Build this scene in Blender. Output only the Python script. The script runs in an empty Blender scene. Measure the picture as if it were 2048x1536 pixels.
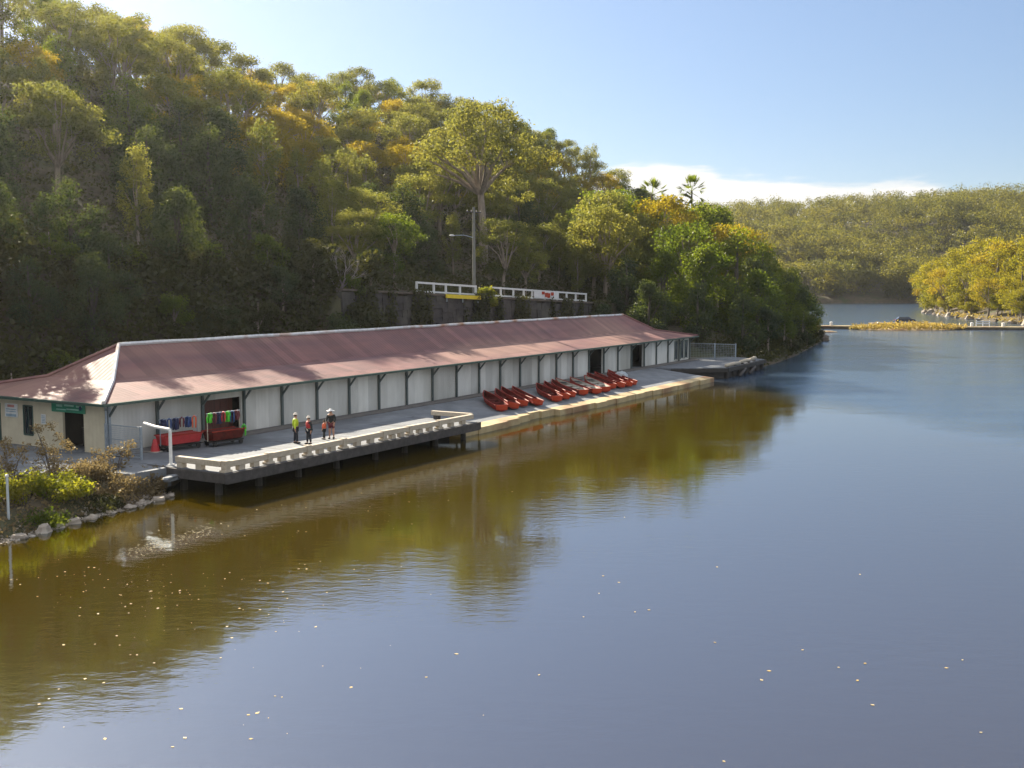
import bpy, math, random
import numpy as np
from mathutils import Vector, Matrix
random.seed(7); RNG = np.random.default_rng(7)
R = math.radians
scn = bpy.context.scene
COL = scn.collection

# ------------------------------------------------------------------ shed frame: u along the boathouse, v towards the river
OX, OY = -21.79, 58.66
SU = (0.50453, 0.86339); SV = (0.86339, -0.50453)
ANG = math.atan2(SU[1], SU[0])
def L(u, v, z=0.0): return Vector((OX + SU[0]*u + SV[0]*v, OY + SU[1]*u + SV[1]*v, z))
def UV(x, y):
    x -= OX; y -= OY
    return x*SU[0] + y*SU[1], x*SV[0] + y*SV[1]
CAMH = 10.4; PITCH = R(5.246); FPX = 2200.0
def project(p):
    x, y, z = p[0], p[1], p[2] - CAMH
    d = y*math.cos(PITCH) - z*math.sin(PITCH); u = y*math.sin(PITCH) + z*math.cos(PITCH)
    if d < 1: return (-1e5, -1e5, d)
    return (1024 + FPX*x/d, 768 - FPX*u/d, d)

# ------------------------------------------------------------------ materials
def newmat(name):
    m = bpy.data.materials.new(name); m.use_nodes = True
    nt = m.node_tree; nt.nodes.clear()
    return m, nt, nt.nodes, nt.links
def node(nt, t, **kw):
    n = nt.nodes.new(t)
    for k, v in kw.items():
        if k in n.inputs: n.inputs[k].default_value = v
        else: setattr(n, k, v)
    return n
def rgb(c): return (c[0], c[1], c[2], 1.0)
def mat(name, c1, c2=None, scale=3.0, rough=0.7, bump=0.0, bscale=12.0, metal=0.0, stretch=(1,1,1), c3=None, spec=0.5, detail=5.0, wave=None, wavedist=0.02, lo=0.35, hi=0.65, sheet=None):
    m, nt, N, K = newmat(name)
    out = node(nt, 'ShaderNodeOutputMaterial'); b = node(nt, 'ShaderNodeBsdfPrincipled')
    b.inputs['Roughness'].default_value = rough; b.inputs['Metallic'].default_value = metal
    b.inputs['Specular IOR Level'].default_value = spec
    K.new(b.outputs[0], out.inputs[0])
    tc = node(nt, 'ShaderNodeTexCoord'); mp = node(nt, 'ShaderNodeMapping'); mp.inputs['Scale'].default_value = stretch
    K.new(tc.outputs['Object'], mp.inputs[0])
    c2 = c2 or tuple(x*0.75 for x in c1)
    n1 = node(nt, 'ShaderNodeTexNoise', Scale=scale, Detail=detail, Roughness=0.6); K.new(mp.outputs[0], n1.inputs['Vector'])
    mr = node(nt, 'ShaderNodeMapRange'); mr.inputs[1].default_value = lo; mr.inputs[2].default_value = hi
    K.new(n1.outputs[0], mr.inputs[0])
    mx = node(nt, 'ShaderNodeMix', data_type='RGBA'); mx.inputs[6].default_value = rgb(c1); mx.inputs[7].default_value = rgb(c2)
    K.new(mr.outputs[0], mx.inputs[0]); col = mx.outputs[2]
    if c3:
        n3 = node(nt, 'ShaderNodeTexNoise', Scale=scale*0.23, Detail=3.0); K.new(mp.outputs[0], n3.inputs['Vector'])
        m3 = node(nt, 'ShaderNodeMapRange'); m3.inputs[1].default_value = 0.5; m3.inputs[2].default_value = 0.68
        K.new(n3.outputs[0], m3.inputs[0])
        x3 = node(nt, 'ShaderNodeMix', data_type='RGBA'); x3.inputs[7].default_value = rgb(c3)
        K.new(m3.outputs[0], x3.inputs[0]); K.new(col, x3.inputs[6]); col = x3.outputs[2]
    if sheet:   # every sheet or board weathers a little differently
        sn = node(nt, 'ShaderNodeVectorMath', operation='SNAP'); sn.inputs[1].default_value = sheet; K.new(tc.outputs['Object'], sn.inputs[0])
        wn = node(nt, 'ShaderNodeTexWhiteNoise', noise_dimensions='3D'); K.new(sn.outputs[0], wn.inputs['Vector'])
        sr = node(nt, 'ShaderNodeMapRange'); sr.inputs[3].default_value = 0.74; sr.inputs[4].default_value = 1.1; K.new(wn.outputs[0], sr.inputs[0])
        vm = node(nt, 'ShaderNodeVectorMath', operation='SCALE'); K.new(col, vm.inputs[0]); K.new(sr.outputs[0], vm.inputs['Scale']); col = vm.outputs[0]
    K.new(col, b.inputs['Base Color'])
    h = None
    if bump:
        n2 = node(nt, 'ShaderNodeTexNoise', Scale=bscale, Detail=6.0); K.new(mp.outputs[0], n2.inputs['Vector'])
        bp = node(nt, 'ShaderNodeBump', Strength=min(bump, 1.0), Distance=0.05); K.new(n2.outputs[0], bp.inputs['Height']); h = bp
    if wave:
        axis, pitch = wave
        w = node(nt, 'ShaderNodeTexWave', wave_type='BANDS', bands_direction=axis, Scale=math.pi*2/(20*pitch) , Distortion=0.0)
        K.new(tc.outputs['Object'], w.inputs['Vector'])
        bw = node(nt, 'ShaderNodeBump', Strength=0.8, Distance=wavedist); K.new(w.outputs[0], bw.inputs['Height'])
        if h: K.new(h.outputs[0], bw.inputs['Normal'])
        h = bw
    if h: K.new(h.outputs[0], b.inputs['Normal'])
    return m
def leafmat(name, c1, c2, t1, t2, tfac=0.45, vary=0.35, scale=0.3, speck=0.40):
    """foliage: diffuse + translucent, pigment varies from leaf clump to leaf clump and tree to tree"""
    m, nt, N, K = newmat(name)
    out = node(nt, 'ShaderNodeOutputMaterial')
    tc = node(nt, 'ShaderNodeTexCoord'); oi = node(nt, 'ShaderNodeObjectInfo')
    ns = node(nt, 'ShaderNodeTexNoise', Scale=scale, Detail=3.0); K.new(tc.outputs['Object'], ns.inputs['Vector'])
    n2 = node(nt, 'ShaderNodeTexWhiteNoise', noise_dimensions='3D')
    sn = node(nt, 'ShaderNodeVectorMath', operation='SNAP'); sn.inputs[1].default_value = (0.45, 0.45, 0.45)
    K.new(tc.outputs['Object'], sn.inputs[0]); K.new(sn.outputs[0], n2.inputs['Vector'])
    a = node(nt, 'ShaderNodeMath', operation='MULTIPLY_ADD'); a.inputs[1].default_value = speck; a.inputs[1].default_value = speck; K.new(n2.outputs[0], a.inputs[0])
    b = node(nt, 'ShaderNodeMath', operation='MULTIPLY_ADD'); b.inputs[1].default_value = 1.45; b.inputs[2].default_value = -0.45+(0.55-speck)/2-.07; K.new(ns.outputs[0], b.inputs[0])
    K.new(b.outputs[0], a.inputs[2])
    c = node(nt, 'ShaderNodeMath', operation='MULTIPLY_ADD', use_clamp=True); c.inputs[1].default_value = vary; K.new(oi.outputs['Random'], c.inputs[0])
    a2 = node(nt, 'ShaderNodeMath', operation='ADD'); a2.inputs[1].default_value = -vary/2; K.new(a.outputs[0], a2.inputs[0]); K.new(a2.outputs[0], c.inputs[2])
    md = node(nt, 'ShaderNodeMix', data_type='RGBA'); md.inputs[6].default_value = rgb(c1); md.inputs[7].default_value = rgb(c2); K.new(c.outputs[0], md.inputs[0])
    mt = node(nt, 'ShaderNodeMix', data_type='RGBA'); mt.inputs[6].default_value = rgb(t1); mt.inputs[7].default_value = rgb(t2); K.new(c.outputs[0], mt.inputs[0])
    d = node(nt, 'ShaderNodeBsdfDiffuse'); t = node(nt, 'ShaderNodeBsdfTranslucent'); g = node(nt, 'ShaderNodeBsdfGlossy', Roughness=0.42)
    g.inputs['Color'].default_value = (0.5, 0.5, 0.45, 1)
    K.new(md.outputs[2], d.inputs['Color']); K.new(mt.outputs[2], t.inputs['Color'])
    s = node(nt, 'ShaderNodeMixShader'); s.inputs[0].default_value = tfac; K.new(d.outputs[0], s.inputs[1]); K.new(t.outputs[0], s.inputs[2])
    s2 = node(nt, 'ShaderNodeMixShader'); s2.inputs[0].default_value = 0.035; K.new(s.outputs[0], s2.inputs[1]); K.new(g.outputs[0], s2.inputs[2])
    K.new(s2.outputs[0], out.inputs[0])
    return m

M = {}
M['wall'] = mat('white_boards', (0.74,0.73,0.68), (0.64,0.63,0.58), sheet=(1.14,50,50), stretch=(1,1,.35), scale=1.2, rough=0.55, wave=('X', 0.3), wavedist=0.012, c3=(0.45,0.44,0.39), spec=0.3)
M['endwall'] = mat('cream_boards', (0.66,0.59,0.43), (0.57,0.50,0.36), scale=1.2, rough=0.6, wave=('Y', 0.3), wavedist=0.012, spec=0.3)
M['green'] = mat('dark_green_paint', (0.035,0.075,0.06), (0.05,0.09,0.075), scale=4, rough=0.5)
M['post'] = mat('post_green_paint', (0.075,0.10,0.10), (0.095,0.115,0.11), scale=4, rough=0.6)
M['roofx'] = mat('roof_sheet_side', (0.225,0.106,0.098), (0.165,0.086,0.088), scale=0.7, sheet=(0.82,3.3,50), rough=0.68, wave=('X', 0.35), wavedist=0.02, c3=(0.29,0.165,0.135), spec=0.3, stretch=(0.3,1.2,1))
M['roofy'] = mat('roof_sheet_end', (0.225,0.106,0.098), (0.165,0.086,0.088), scale=0.7, sheet=(3.3,0.82,50), rough=0.68, wave=('Y', 0.35), wavedist=0.012, c3=(0.29,0.165,0.135), spec=0.3)
M['cap'] = mat('galvanised_capping', (0.72,0.74,0.76), (0.55,0.56,0.57), scale=2.5, rough=0.4, c3=(0.40,0.22,0.13), spec=0.6)
M['brownroof'] = mat('brown_roof', (0.07,0.045,0.03), (0.05,0.03,0.025), scale=2, rough=0.7, wave=('Y', 0.3))
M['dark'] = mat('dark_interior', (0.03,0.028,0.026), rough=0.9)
M['redbrown'] = mat('red_brown_boards', (0.11,0.03,0.022), (0.07,0.022,0.018), scale=2, rough=0.6, stretch=(4,1,.5))
M['concrete'] = mat('weathered_concrete', (0.20,0.215,0.235), (0.14,0.152,0.17), scale=0.8, rough=0.85, bump=0.3, bscale=6, c3=(0.105,0.112,0.125), detail=9)
M['plinth'] = mat('stained_concrete', (0.17,0.155,0.145), (0.12,0.112,0.108), scale=1.5, rough=0.9, bump=0.3)
M['ramp_edge'] = mat('ramp_edge_stone', (0.52,0.42,0.24), (0.42,0.31,0.16), scale=1.2, rough=0.8, bump=0.3, c3=(0.25,0.13,0.07))
M['deck'] = mat('grey_deck_timber', (0.17,0.185,0.21), (0.115,0.128,0.148), scale=2.0, rough=0.8, stretch=(6,0.4,1), bump=0.4, bscale=4, wave=('X', 0.2), wavedist=0.02, c3=(0.085,0.09,0.10))
M['oldwood'] = mat('old_wharf_timber', (0.085,0.075,0.072), (0.05,0.045,0.042), scale=3, rough=0.9, bump=0.6, stretch=(1,1,1))
M['pile'] = mat('wet_pile_timber', (0.022,0.019,0.017), (0.038,0.032,0.026), scale=4, rough=0.75, bump=0.6, stretch=(3,3,.6))
M['palewood'] = mat('sunbleached_timber', (0.56,0.49,0.39), (0.44,0.37,0.28), scale=2.5, rough=0.85, bump=0.4, stretch=(1,3,3))
M['red'] = mat('red_boat_paint', (0.31,0.024,0.013), (0.24,0.02,0.012), scale=3, rough=0.6, spec=0.2, c3=(0.28,0.03,0.02))
M['redin'] = mat('worn_red_inside', (0.13,0.018,0.014), (0.07,0.014,0.012), scale=4, rough=0.8, spec=0.1)
M['orange'] = mat('orange_red_paint', (0.44,0.055,0.02), (0.36,0.042,0.017), scale=3, rough=0.65, spec=0.2)
M['cream'] = mat('cream_paint', (0.50,0.47,0.41), (0.36,0.335,0.29), scale=3, rough=0.5)
M['white'] = mat('white_paint', (0.74,0.74,0.72), (0.62,0.62,0.60), scale=3, rough=0.5)
M['alu'] = mat('pale_aluminium', (0.62,0.66,0.68), (0.5,0.54,0.56), scale=2, rough=0.35, metal=0.3)
M['steel'] = mat('galvanised_steel', (0.33,0.38,0.43), (0.27,0.31,0.35), scale=6, rough=0.5, metal=0.3)
M['lime'] = mat('lime_fabric', (0.10,0.62,0.03), (0.07,0.5,0.025), scale=6, rough=0.6)
M['hivis'] = mat('yellow_green_fabric', (0.50,0.62,0.02), (0.40,0.55,0.02), scale=6, rough=0.6)
M['navy'] = mat('navy_fabric', (0.02,0.03,0.10), (0.015,0.02,0.07), scale=6, rough=0.7)
M['blue'] = mat('blue_fabric', (0.025,0.07,0.22), (0.02,0.05,0.16), scale=6, rough=0.7)
M['maroon'] = mat('maroon_fabric', (0.15,0.02,0.03), (0.10,0.015,0.025), scale=6, rough=0.7)
M['redfab'] = mat('red_fabric', (0.50,0.03,0.035), (0.40,0.025,0.03), scale=6, rough=0.6)
M['orangefab'] = mat('orange_fabric', (0.70,0.13,0.04), (0.6,0.10,0.035), scale=6, rough=0.6)
M['blackfab'] = mat('black_fabric', (0.018,0.024,0.024), (0.012,0.015,0.015), scale=6, rough=0.8)
M['darkblue'] = mat('dark_trousers', (0.02,0.024,0.035), (0.014,0.017,0.025), scale=6, rough=0.85)
M['skin'] = mat('skin', (0.48,0.27,0.18), (0.42,0.23,0.15), scale=8, rough=0.55)
M['hair'] = mat('brown_hair', (0.06,0.035,0.02), rough=0.7)
M['hat'] = mat('pale_hat', (0.72,0.64,0.54), (0.62,0.55,0.46), scale=8, rough=0.8)
M['black'] = mat('black_rubber', (0.015,0.015,0.016), rough=0.7)
M['stonewall'] = mat('dark_wall_stone', (0.065,0.058,0.055), (0.035,0.032,0.032), scale=1.6, rough=0.95, bump=1.0, bscale=2.5, c3=(0.09,0.085,0.07), detail=9)
M['asphalt'] = mat('asphalt', (0.06,0.06,0.06), (0.045,0.045,0.047), scale=2, rough=0.9)
M['rock'] = mat('pale_rock', (0.42,0.36,0.30), (0.26,0.22,0.18), scale=1.8, rough=0.9, bump=0.8, c3=(0.5,0.45,0.39), detail=8)
M['darkrock'] = mat('brown_rock', (0.16,0.13,0.10), (0.09,0.075,0.06), scale=1.8, rough=0.95, bump=0.8, detail=8)
M['soil'] = mat('leaf_litter_soil', (0.10,0.075,0.045), (0.055,0.045,0.028), scale=0.7, rough=0.95, bump=0.8, bscale=3, c3=(0.05,0.06,0.02), detail=9)
M['bark'] = mat('pale_bark', (0.36,0.29,0.23), (0.20,0.155,0.12), scale=1.5, rough=0.9, stretch=(2,2,.5), bump=0.3)
M['darkbark'] = mat('dark_bark', (0.10,0.08,0.065), (0.06,0.05,0.04), scale=2, rough=0.95, stretch=(2,2,.5), bump=0.5)
M['dead'] = mat('dead_grey_wood', (0.26,0.225,0.22), (0.18,0.155,0.15), scale=2, rough=0.9)
M['gum'] = leafmat('gum_leaves', (0.046,0.066,0.022), (0.135,0.138,0.042), (0.15,0.18,0.03), (0.40,0.36,0.05), 0.55)
M['gumlight'] = leafmat('light_gum_leaves', (0.065,0.088,0.026), (0.155,0.16,0.05), (0.20,0.23,0.035), (0.45,0.41,0.06), 0.55)
M['gold'] = leafmat('golden_leaves', (0.085,0.085,0.010), (0.18,0.145,0.016), (0.38,0.32,0.014), (0.66,0.46,0.025), 0.55)
M['dense'] = leafmat('dark_leaves', (0.020,0.038,0.026), (0.055,0.076,0.042), (0.05,0.09,0.016), (0.2,0.22,0.024), 0.45)
M['yellow_green'] = leafmat('yellow_green_leaves', (0.06,0.075,0.010), (0.14,0.125,0.015), (0.26,0.27,0.012), (0.52,0.42,0.02), 0.5)
M['green_leaf'] = leafmat('green_leaves', (0.03,0.052,0.012), (0.08,0.10,0.016), (0.12,0.20,0.012), (0.36,0.40,0.02), 0.5)
M['bright_leaf'] = leafmat('bright_leaves', (0.07,0.095,0.012), (0.16,0.15,0.02), (0.26,0.30,0.015), (0.58,0.50,0.03), 0.5, vary=0.5, scale=1.4)
M['dry'] = leafmat('dry_scrub_leaves', (0.12,0.085,0.045), (0.22,0.165,0.09), (0.22,0.16,0.06), (0.4,0.3,0.12), 0.4)
M['drygrass'] = leafmat('dry_grass', (0.24,0.17,0.04), (0.36,0.27,0.08), (0.4,0.28,0.05), (0.6,0.45,0.1), 0.4)
M['under'] = leafmat('understorey_leaves', (0.022,0.03,0.014), (0.06,0.06,0.022), (0.05,0.06,0.012), (0.15,0.14,0.02), 0.4, scale=0.12)
M['far'] = leafmat('far_wood_leaves', (0.026,0.042,0.016), (0.115,0.108,0.026), (0.10,0.13,0.02), (0.36,0.30,0.03), 0.5, scale=0.075, speck=0.12)
M['yellow'] = mat('yellow_paint', (0.75,0.58,0.02), (0.65,0.5,0.02), scale=3, rough=0.5)
M['pole'] = mat('grey_pole_timber', (0.21,0.215,0.19), (0.15,0.15,0.13), scale=2, rough=0.85, stretch=(4,4,.4))
M['sign_green'] = mat('green_sign_paint', (0.02,0.26,0.15), (0.02,0.2,0.12), scale=2, rough=0.4)
M['sign_dark'] = mat('dark_lettering', (0.03,0.05,0.12), rough=0.5)
M['sign_pale'] = mat('pale_teal_lettering', (0.35,0.62,0.52), rough=0.5)
M['sign_blue'] = mat('pale_blue_print', (0.30,0.42,0.50), rough=0.5)
M['sign_pink'] = mat('pink_red_print', (0.60,0.25,0.22), rough=0.5)
M['carpaint'] = mat('dark_blue_car_paint', (0.02,0.03,0.06), (0.015,0.025,0.05), rough=0.25)
M['glass'] = mat('dark_window_glass', (0.02,0.03,0.04), rough=0.08, spec=0.8)
M['leaf_float'] = mat('floating_yellow_leaves', (0.50,0.34,0.09), (0.46,0.40,0.28), scale=1.7, rough=0.7)
M['scum'] = mat('floating_debris_bits', (0.20,0.16,0.08), (0.30,0.26,0.16), scale=0.6, rough=0.8)

# ------------------------------------------------------------------ mesh builder (world coordinates; v flips so that local x=u, local y=-v)
class MB:
    def __init__(s): s.v = []; s.f = []; s.m = []
    def face(s, pts, mi=0):
        i = len(s.v); s.v += [tuple(p) for p in pts]; s.f.append(tuple(range(i, i+len(pts)))); s.m.append(mi)
    def hexa(s, p, mi=0):   # p: 4 bottom ccw, 4 top ccw
        i = len(s.v); s.v += [tuple(q) for q in p]
        for f in ((3,2,1,0),(4,5,6,7),(0,1,5,4),(1,2,6,5),(2,3,7,6),(3,0,4,7)): s.f.append(tuple(i+k for k in f)); s.m.append(mi)
    def box(s, x0, x1, y0, y1, z0, z1, mi=0):
        s.hexa([(x0,y0,z0),(x1,y0,z0),(x1,y1,z0),(x0,y1,z0),(x0,y0,z1),(x1,y0,z1),(x1,y1,z1),(x0,y1,z1)], mi)
    def uvbox(s, u0, u1, v0, v1, z0, z1, mi=0): s.box(u0, u1, -v1, -v0, z0, z1, mi)   # local frame x=u, y=-v
    def bar(s, a, b, w, h=None, mi=0):
        a = Vector(a); b = Vector(b); h = h or w; d = (b-a).normalized()
        up = Vector((0,0,1)) if abs(d.z) < 0.95 else Vector((1,0,0))
        x = d.cross(up).normalized()*w/2; y = x.cross(d).normalized()*h/2
        s.hexa([a-x-y, a+x-y, b+x-y, b-x-y, a-x+y, a+x+y, b+x+y, b-x+y], mi)
    def tube(s, pts, rad, n=7, mi=0, cap=True):
        pts = [Vector(p) for p in pts]; i0 = len(s.v); k = len(pts)
        if not hasattr(rad, '__len__'): rad = [rad]*k
        prev = None
        for j, p in enumerate(pts):
            d = (pts[min(j+1,k-1)] - pts[max(j-1,0)]).normalized()
            if prev is None:
                up = Vector((0,0,1)) if abs(d.z) < 0.9 else Vector((1,0,0)); x = d.cross(up).normalized()
            else: x = (prev - d*prev.dot(d)).normalized()
            prev = x; y = d.cross(x)
            for a in range(n):
                t = 2*math.pi*a/n; q = p + (x*math.cos(t) + y*math.sin(t))*rad[j]; s.v.append(tuple(q))
        for j in range(k-1):
            for a in range(n):
                b = (a+1) % n
                s.f.append((i0+j*n+a, i0+j*n+b, i0+(j+1)*n+b, i0+(j+1)*n+a)); s.m.append(mi)
        if cap:
            s.f.append(tuple(i0+a for a in range(n))[::-1]); s.f.append(tuple(i0+(k-1)*n+a for a in range(n))); s.m += [mi, mi]
    def lathe(s, prof, n=14, c=(0,0,0), mi=0):
        i0 = len(s.v)
        for (r, z) in prof:
            for a in range(n):
                t = 2*math.pi*a/n; s.v.append((c[0]+r*math.cos(t), c[1]+r*math.sin(t), c[2]+z))
        for j in range(len(prof)-1):
            for a in range(n):
                b = (a+1) % n; s.f.append((i0+j*n+a, i0+j*n+b, i0+(j+1)*n+b, i0+(j+1)*n+a)); s.m.append(mi)
    def ell(s, c, r, n=12, m=8, mi=0):
        s.lathe([(max(1e-4, math.sin(math.pi*k/m))*1.0, -math.cos(math.pi*k/m)) for k in range(m+1)], n, (0,0,0), mi)
        cnt = (m+1)*n
        for q in range(len(s.v)-cnt, len(s.v)):
            x, y, z = s.v[q]; s.v[q] = (c[0]+x*r[0], c[1]+y*r[1], c[2]+z*r[2])
    def build(s, name, mats, parent=None, smooth=False, loc=None, rotz=None, bevel=0):
        me = bpy.data.meshes.new(name); me.from_pydata(s.v, [], s.f); me.update()
        mats = mats if isinstance(mats, (list, tuple)) else [mats]
        for m in mats: me.materials.append(m)
        if len(mats) > 1: me.polygons.foreach_set('material_index', s.m)
        if smooth: me.polygons.foreach_set('use_smooth', [True]*len(me.polygons))
        return link(name, me, parent, loc, rotz, bevel)
def link(name, me, parent=None, loc=None, rotz=None, bevel=0):
    o = bpy.data.objects.new(name, me); COL.objects.link(o)
    if parent: o.parent = parent
    if loc is not None: o.location = loc
    if rotz is not None: o.rotation_euler.z = rotz
    if bevel:
        b = o.modifiers.new('edge', 'BEVEL'); b.width = bevel; b.segments = 2; b.limit_method = 'ANGLE'
    return o
def tag(o, label=None, cat=None, group=None, kind=None):
    if label: o['label'] = label
    if cat: o['category'] = cat
    if group: o['group'] = group
    if kind: o['kind'] = kind
    return o
def root(name, loc, rotz=ANG, label=None, cat=None, group=None):
    o = bpy.data.objects.new(name, None); COL.objects.link(o); o.location = loc; o.rotation_euler.z = rotz
    o.empty_display_size = 0.3
    return tag(o, label, cat, group)
def copy_tree(o, parent=None):
    c = o.copy(); COL.objects.link(c)
    if parent: c.parent = parent
    for ch in list(o.children): copy_tree(ch, c)
    return c
def nmesh(name, V, F, mats, smooth=False):
    """mesh from numpy arrays, all quads (or tris)"""
    me = bpy.data.meshes.new(name); n, k = F.shape
    me.vertices.add(len(V)); me.vertices.foreach_set('co', V.astype(np.float32).ravel())
    me.loops.add(n*k); me.loops.foreach_set('vertex_index', F.astype(np.int32).ravel())
    me.polygons.add(n); me.polygons.foreach_set('loop_start', np.arange(0, n*k, k, dtype=np.int32))
    if smooth: me.polygons.foreach_set('use_smooth', np.ones(n, dtype=bool))
    me.update(); me.validate()
    me.materials.append(mats)
    return me
def cards(P, Nrm, lw, ww):
    """a pointed leaf-shaped quad at each point P, facing about Nrm"""
    n = len(P); Nrm = Nrm/np.linalg.norm(Nrm, axis=1, keepdims=True)
    t = RNG.normal(size=(n,3)); a = np.cross(Nrm, t); a /= np.linalg.norm(a, axis=1, keepdims=True) + 1e-9
    b = np.cross(Nrm, a); l = lw[:,None]/2; w = ww[:,None]/2
    V = np.stack([P-a*l, P-b*w+a*l*0.15, P+a*l, P+b*w+a*l*0.15], 1).reshape(-1,3)
    return V, np.arange(4*n).reshape(n,4)
def foliage(blobs, n, size, out=0.5, up=0.35):
    B = np.array(blobs, float); w = (B[:,3]*B[:,4]*B[:,5])**(2/3); w /= w.sum()
    idx = RNG.choice(len(B), n, p=w); d = RNG.normal(size=(n,3)); d /= np.linalg.norm(d, axis=1, keepdims=True)
    r = RNG.random(n)**0.42
    r *= 1 + 0.12*RNG.normal(size=n)
    P = B[idx,:3] + d*B[idx,3:6]*r[:,None]
    N = d*out + np.array([0,0,up]) + RNG.normal(size=(n,3))*0.55
    s = size*RNG.uniform(0.6, 1.35, n)
    return cards(P, N, s, s*RNG.uniform(0.45, 0.75, n))

# ------------------------------------------------------------------ terrain
def sm(a, b, x):
    t = min(1.0, max(0.0, (x-a)/(b-a))); return t*t*(3-2*t)
SHORE = [(-90,26),(-50,17),(-30,11.5),(-20,9.9),(-12.8,8.9),(-8.5,8.0),(-5,7.6),(-2.4,7.0),(-0.5,5.6),(1.5,4.2),(22,4.0),(22.4,3.0),(71,3.0),(74,3.2),(92,3.6),(93.5,6.6),(104,5.9),(121,3.5),(140,0.3),(158,-2.6),(170,-6.5),(178,-14),(190,-30),(210,-52),(240,-75),(300,-100),(420,-140)]
def shore(u):
    for (a, va), (b, vb) in zip(SHORE, SHORE[1:]):
        if u <= b: return va + (vb-va)*max(0.0, (u-a))/(b-a)
    return SHORE[-1][1]
def road_z(u): return 9.45 - (max(-20, min(130, u))-50.4)*0.039
def ground(u, v):
    d = shore(u) - v
    if d < 0: return max(-2.0, -0.15 + d*0.7)
    bank = min(1.12, -0.15 + d*(0.42 if u < 0 else 0.9))
    if 22.3 < u < 71.2 and v > 0.6: return -1.6
    if 22.3 < u < 71.2 and v > -1: bank = min(bank, 0.7)
    k = 1 - sm(185, 260, u)*0.8
    k2 = k*(1 - 0.75*sm(205, 300, u))*(1 + 0.16*sm(-10, 60, u) + 0.14*sm(120, 165, u))
    if u > 93: # headland rises gently from the water
        bank = min(4.5, 0.1 + d*0.22)
    rz = road_z(u)*k
    if v > -14.8: z = bank
    elif v > -15.1 and 38 < u < 94: z = bank + (rz-bank)*(-14.8-v)/0.3
    else:
        z = rz
        if not 40 < u < 98:
            t = sm(-13.8, -22, v) if u < 60 else sm(-12, -24, v)
            f = sm(98, 110, u) if u > 60 else sm(40, 30, u)
            zz = bank + (rz-bank)*t
            z = zz*f + rz*(1-f)
    if v < -22:
        t = (-22 - v)/70.0
        hill = 29.0*k2*(sm(0, 1.15, t)*0.55 + min(1.0, t)*0.45)
        z += hill + 1.2*math.sin(u*0.09 + v*0.05)*min(1, t*3)*k2
    if v < -98: z -= (-98 - v)*0.12*k2
    return z
def build_terrain():
    us = list(np.arange(-110,-31,5.0)) + list(np.arange(-30,4,0.5)) + list(np.arange(4,96,2.0)) + list(np.arange(96,420,4.0))
    vs = list(np.arange(-240,-110,10.0)) + list(np.arange(-110,-24,3.0)) + list(np.arange(-24,-16,1.0)) + [-15.4,-15.1,-14.8,-14.4,-14] + list(np.arange(-13,0,1.5)) + list(np.arange(0,12,0.5)) + [12,14,17,21,26,32,40]
    nu, nv = len(us), len(vs); V = np.zeros((nu*nv,3))
    for i, u in enumerate(us):
        for j, v in enumerate(vs):
            z = ground(u, v)
            if u < 0 and 0 < shore(u)-v < 3.2: z += 0.16*math.sin(u*3.1+v*1.7)*math.sin(v*2.9-u)*1.0
            V[i*nv+j] = L(u, v, z)
    I = np.arange(nu*nv).reshape(nu,nv)
    F = np.stack([I[:-1,:-1].ravel(), I[1:,:-1].ravel(), I[1:,1:].ravel(), I[:-1,1:].ravel()],1)[:, ::-1]
    o = link('hillside_ground', nmesh('hillside_ground', V, F, M['soil'], True)); tag(o, kind='structure')
build_terrain()

# far valley: right bank and far hill, in world x,y
RB = [(113,100),(126,240),(127,272),(131,320),(135,347),(143,385),(159,424),(180,480),(201,545),(206,556)]
def right_shore(y):
    if y <= RB[0][1]: return RB[0][0] + 6
    for (xa, ya), (xb, yb) in zip(RB, RB[1:]):
        if y <= yb: return xa + (xb-xa)*(y-ya)/(yb-ya)
    return RB[-1][0]
def far_ground(x, y):
    yf = 560 + 0.12*(x-150)
    if y > yf:  # far hill
        d = y - yf
        crest = 57 - 20*sm(250, 60, x) + 4*math.sin(x*0.021)
        zf = 0.6 + crest*sm(-20, 240, d) + 9*math.sin(x*0.043+d*0.012)*math.sin(min(1,d/200)*math.pi)
        if d < 20: zf = min(zf, 0.3 + d*0.4)
        return zf
    e = x - right_shore(y)
    if e > 0:
        return min(0.2 + e*0.30, 2.2 + e*0.12) + 10*sm(60, 160, e)
    return -2.0
def build_far():
    xs = list(np.arange(-300,40,20.0)) + list(np.arange(40,260,3.0)) + list(np.arange(260,900,20.0))
    ys = list(np.arange(100,230,10.0)) + list(np.arange(230,600,4.0)) + list(np.arange(600,1100,16.0))
    nx, ny = len(xs), len(ys)
    V = np.array([(x, y, far_ground(x, y)) for x in xs for y in ys])
    I = np.arange(nx*ny).reshape(nx,ny)
    F = np.stack([I[:-1,:-1].ravel(), I[1:,:-1].ravel(), I[1:,1:].ravel(), I[:-1,1:].ravel()],1)
    o = link('far_valley_ground', nmesh('far_valley_ground', V, F, M['soil'], True)); tag(o, kind='structure')
build_far()

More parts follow.
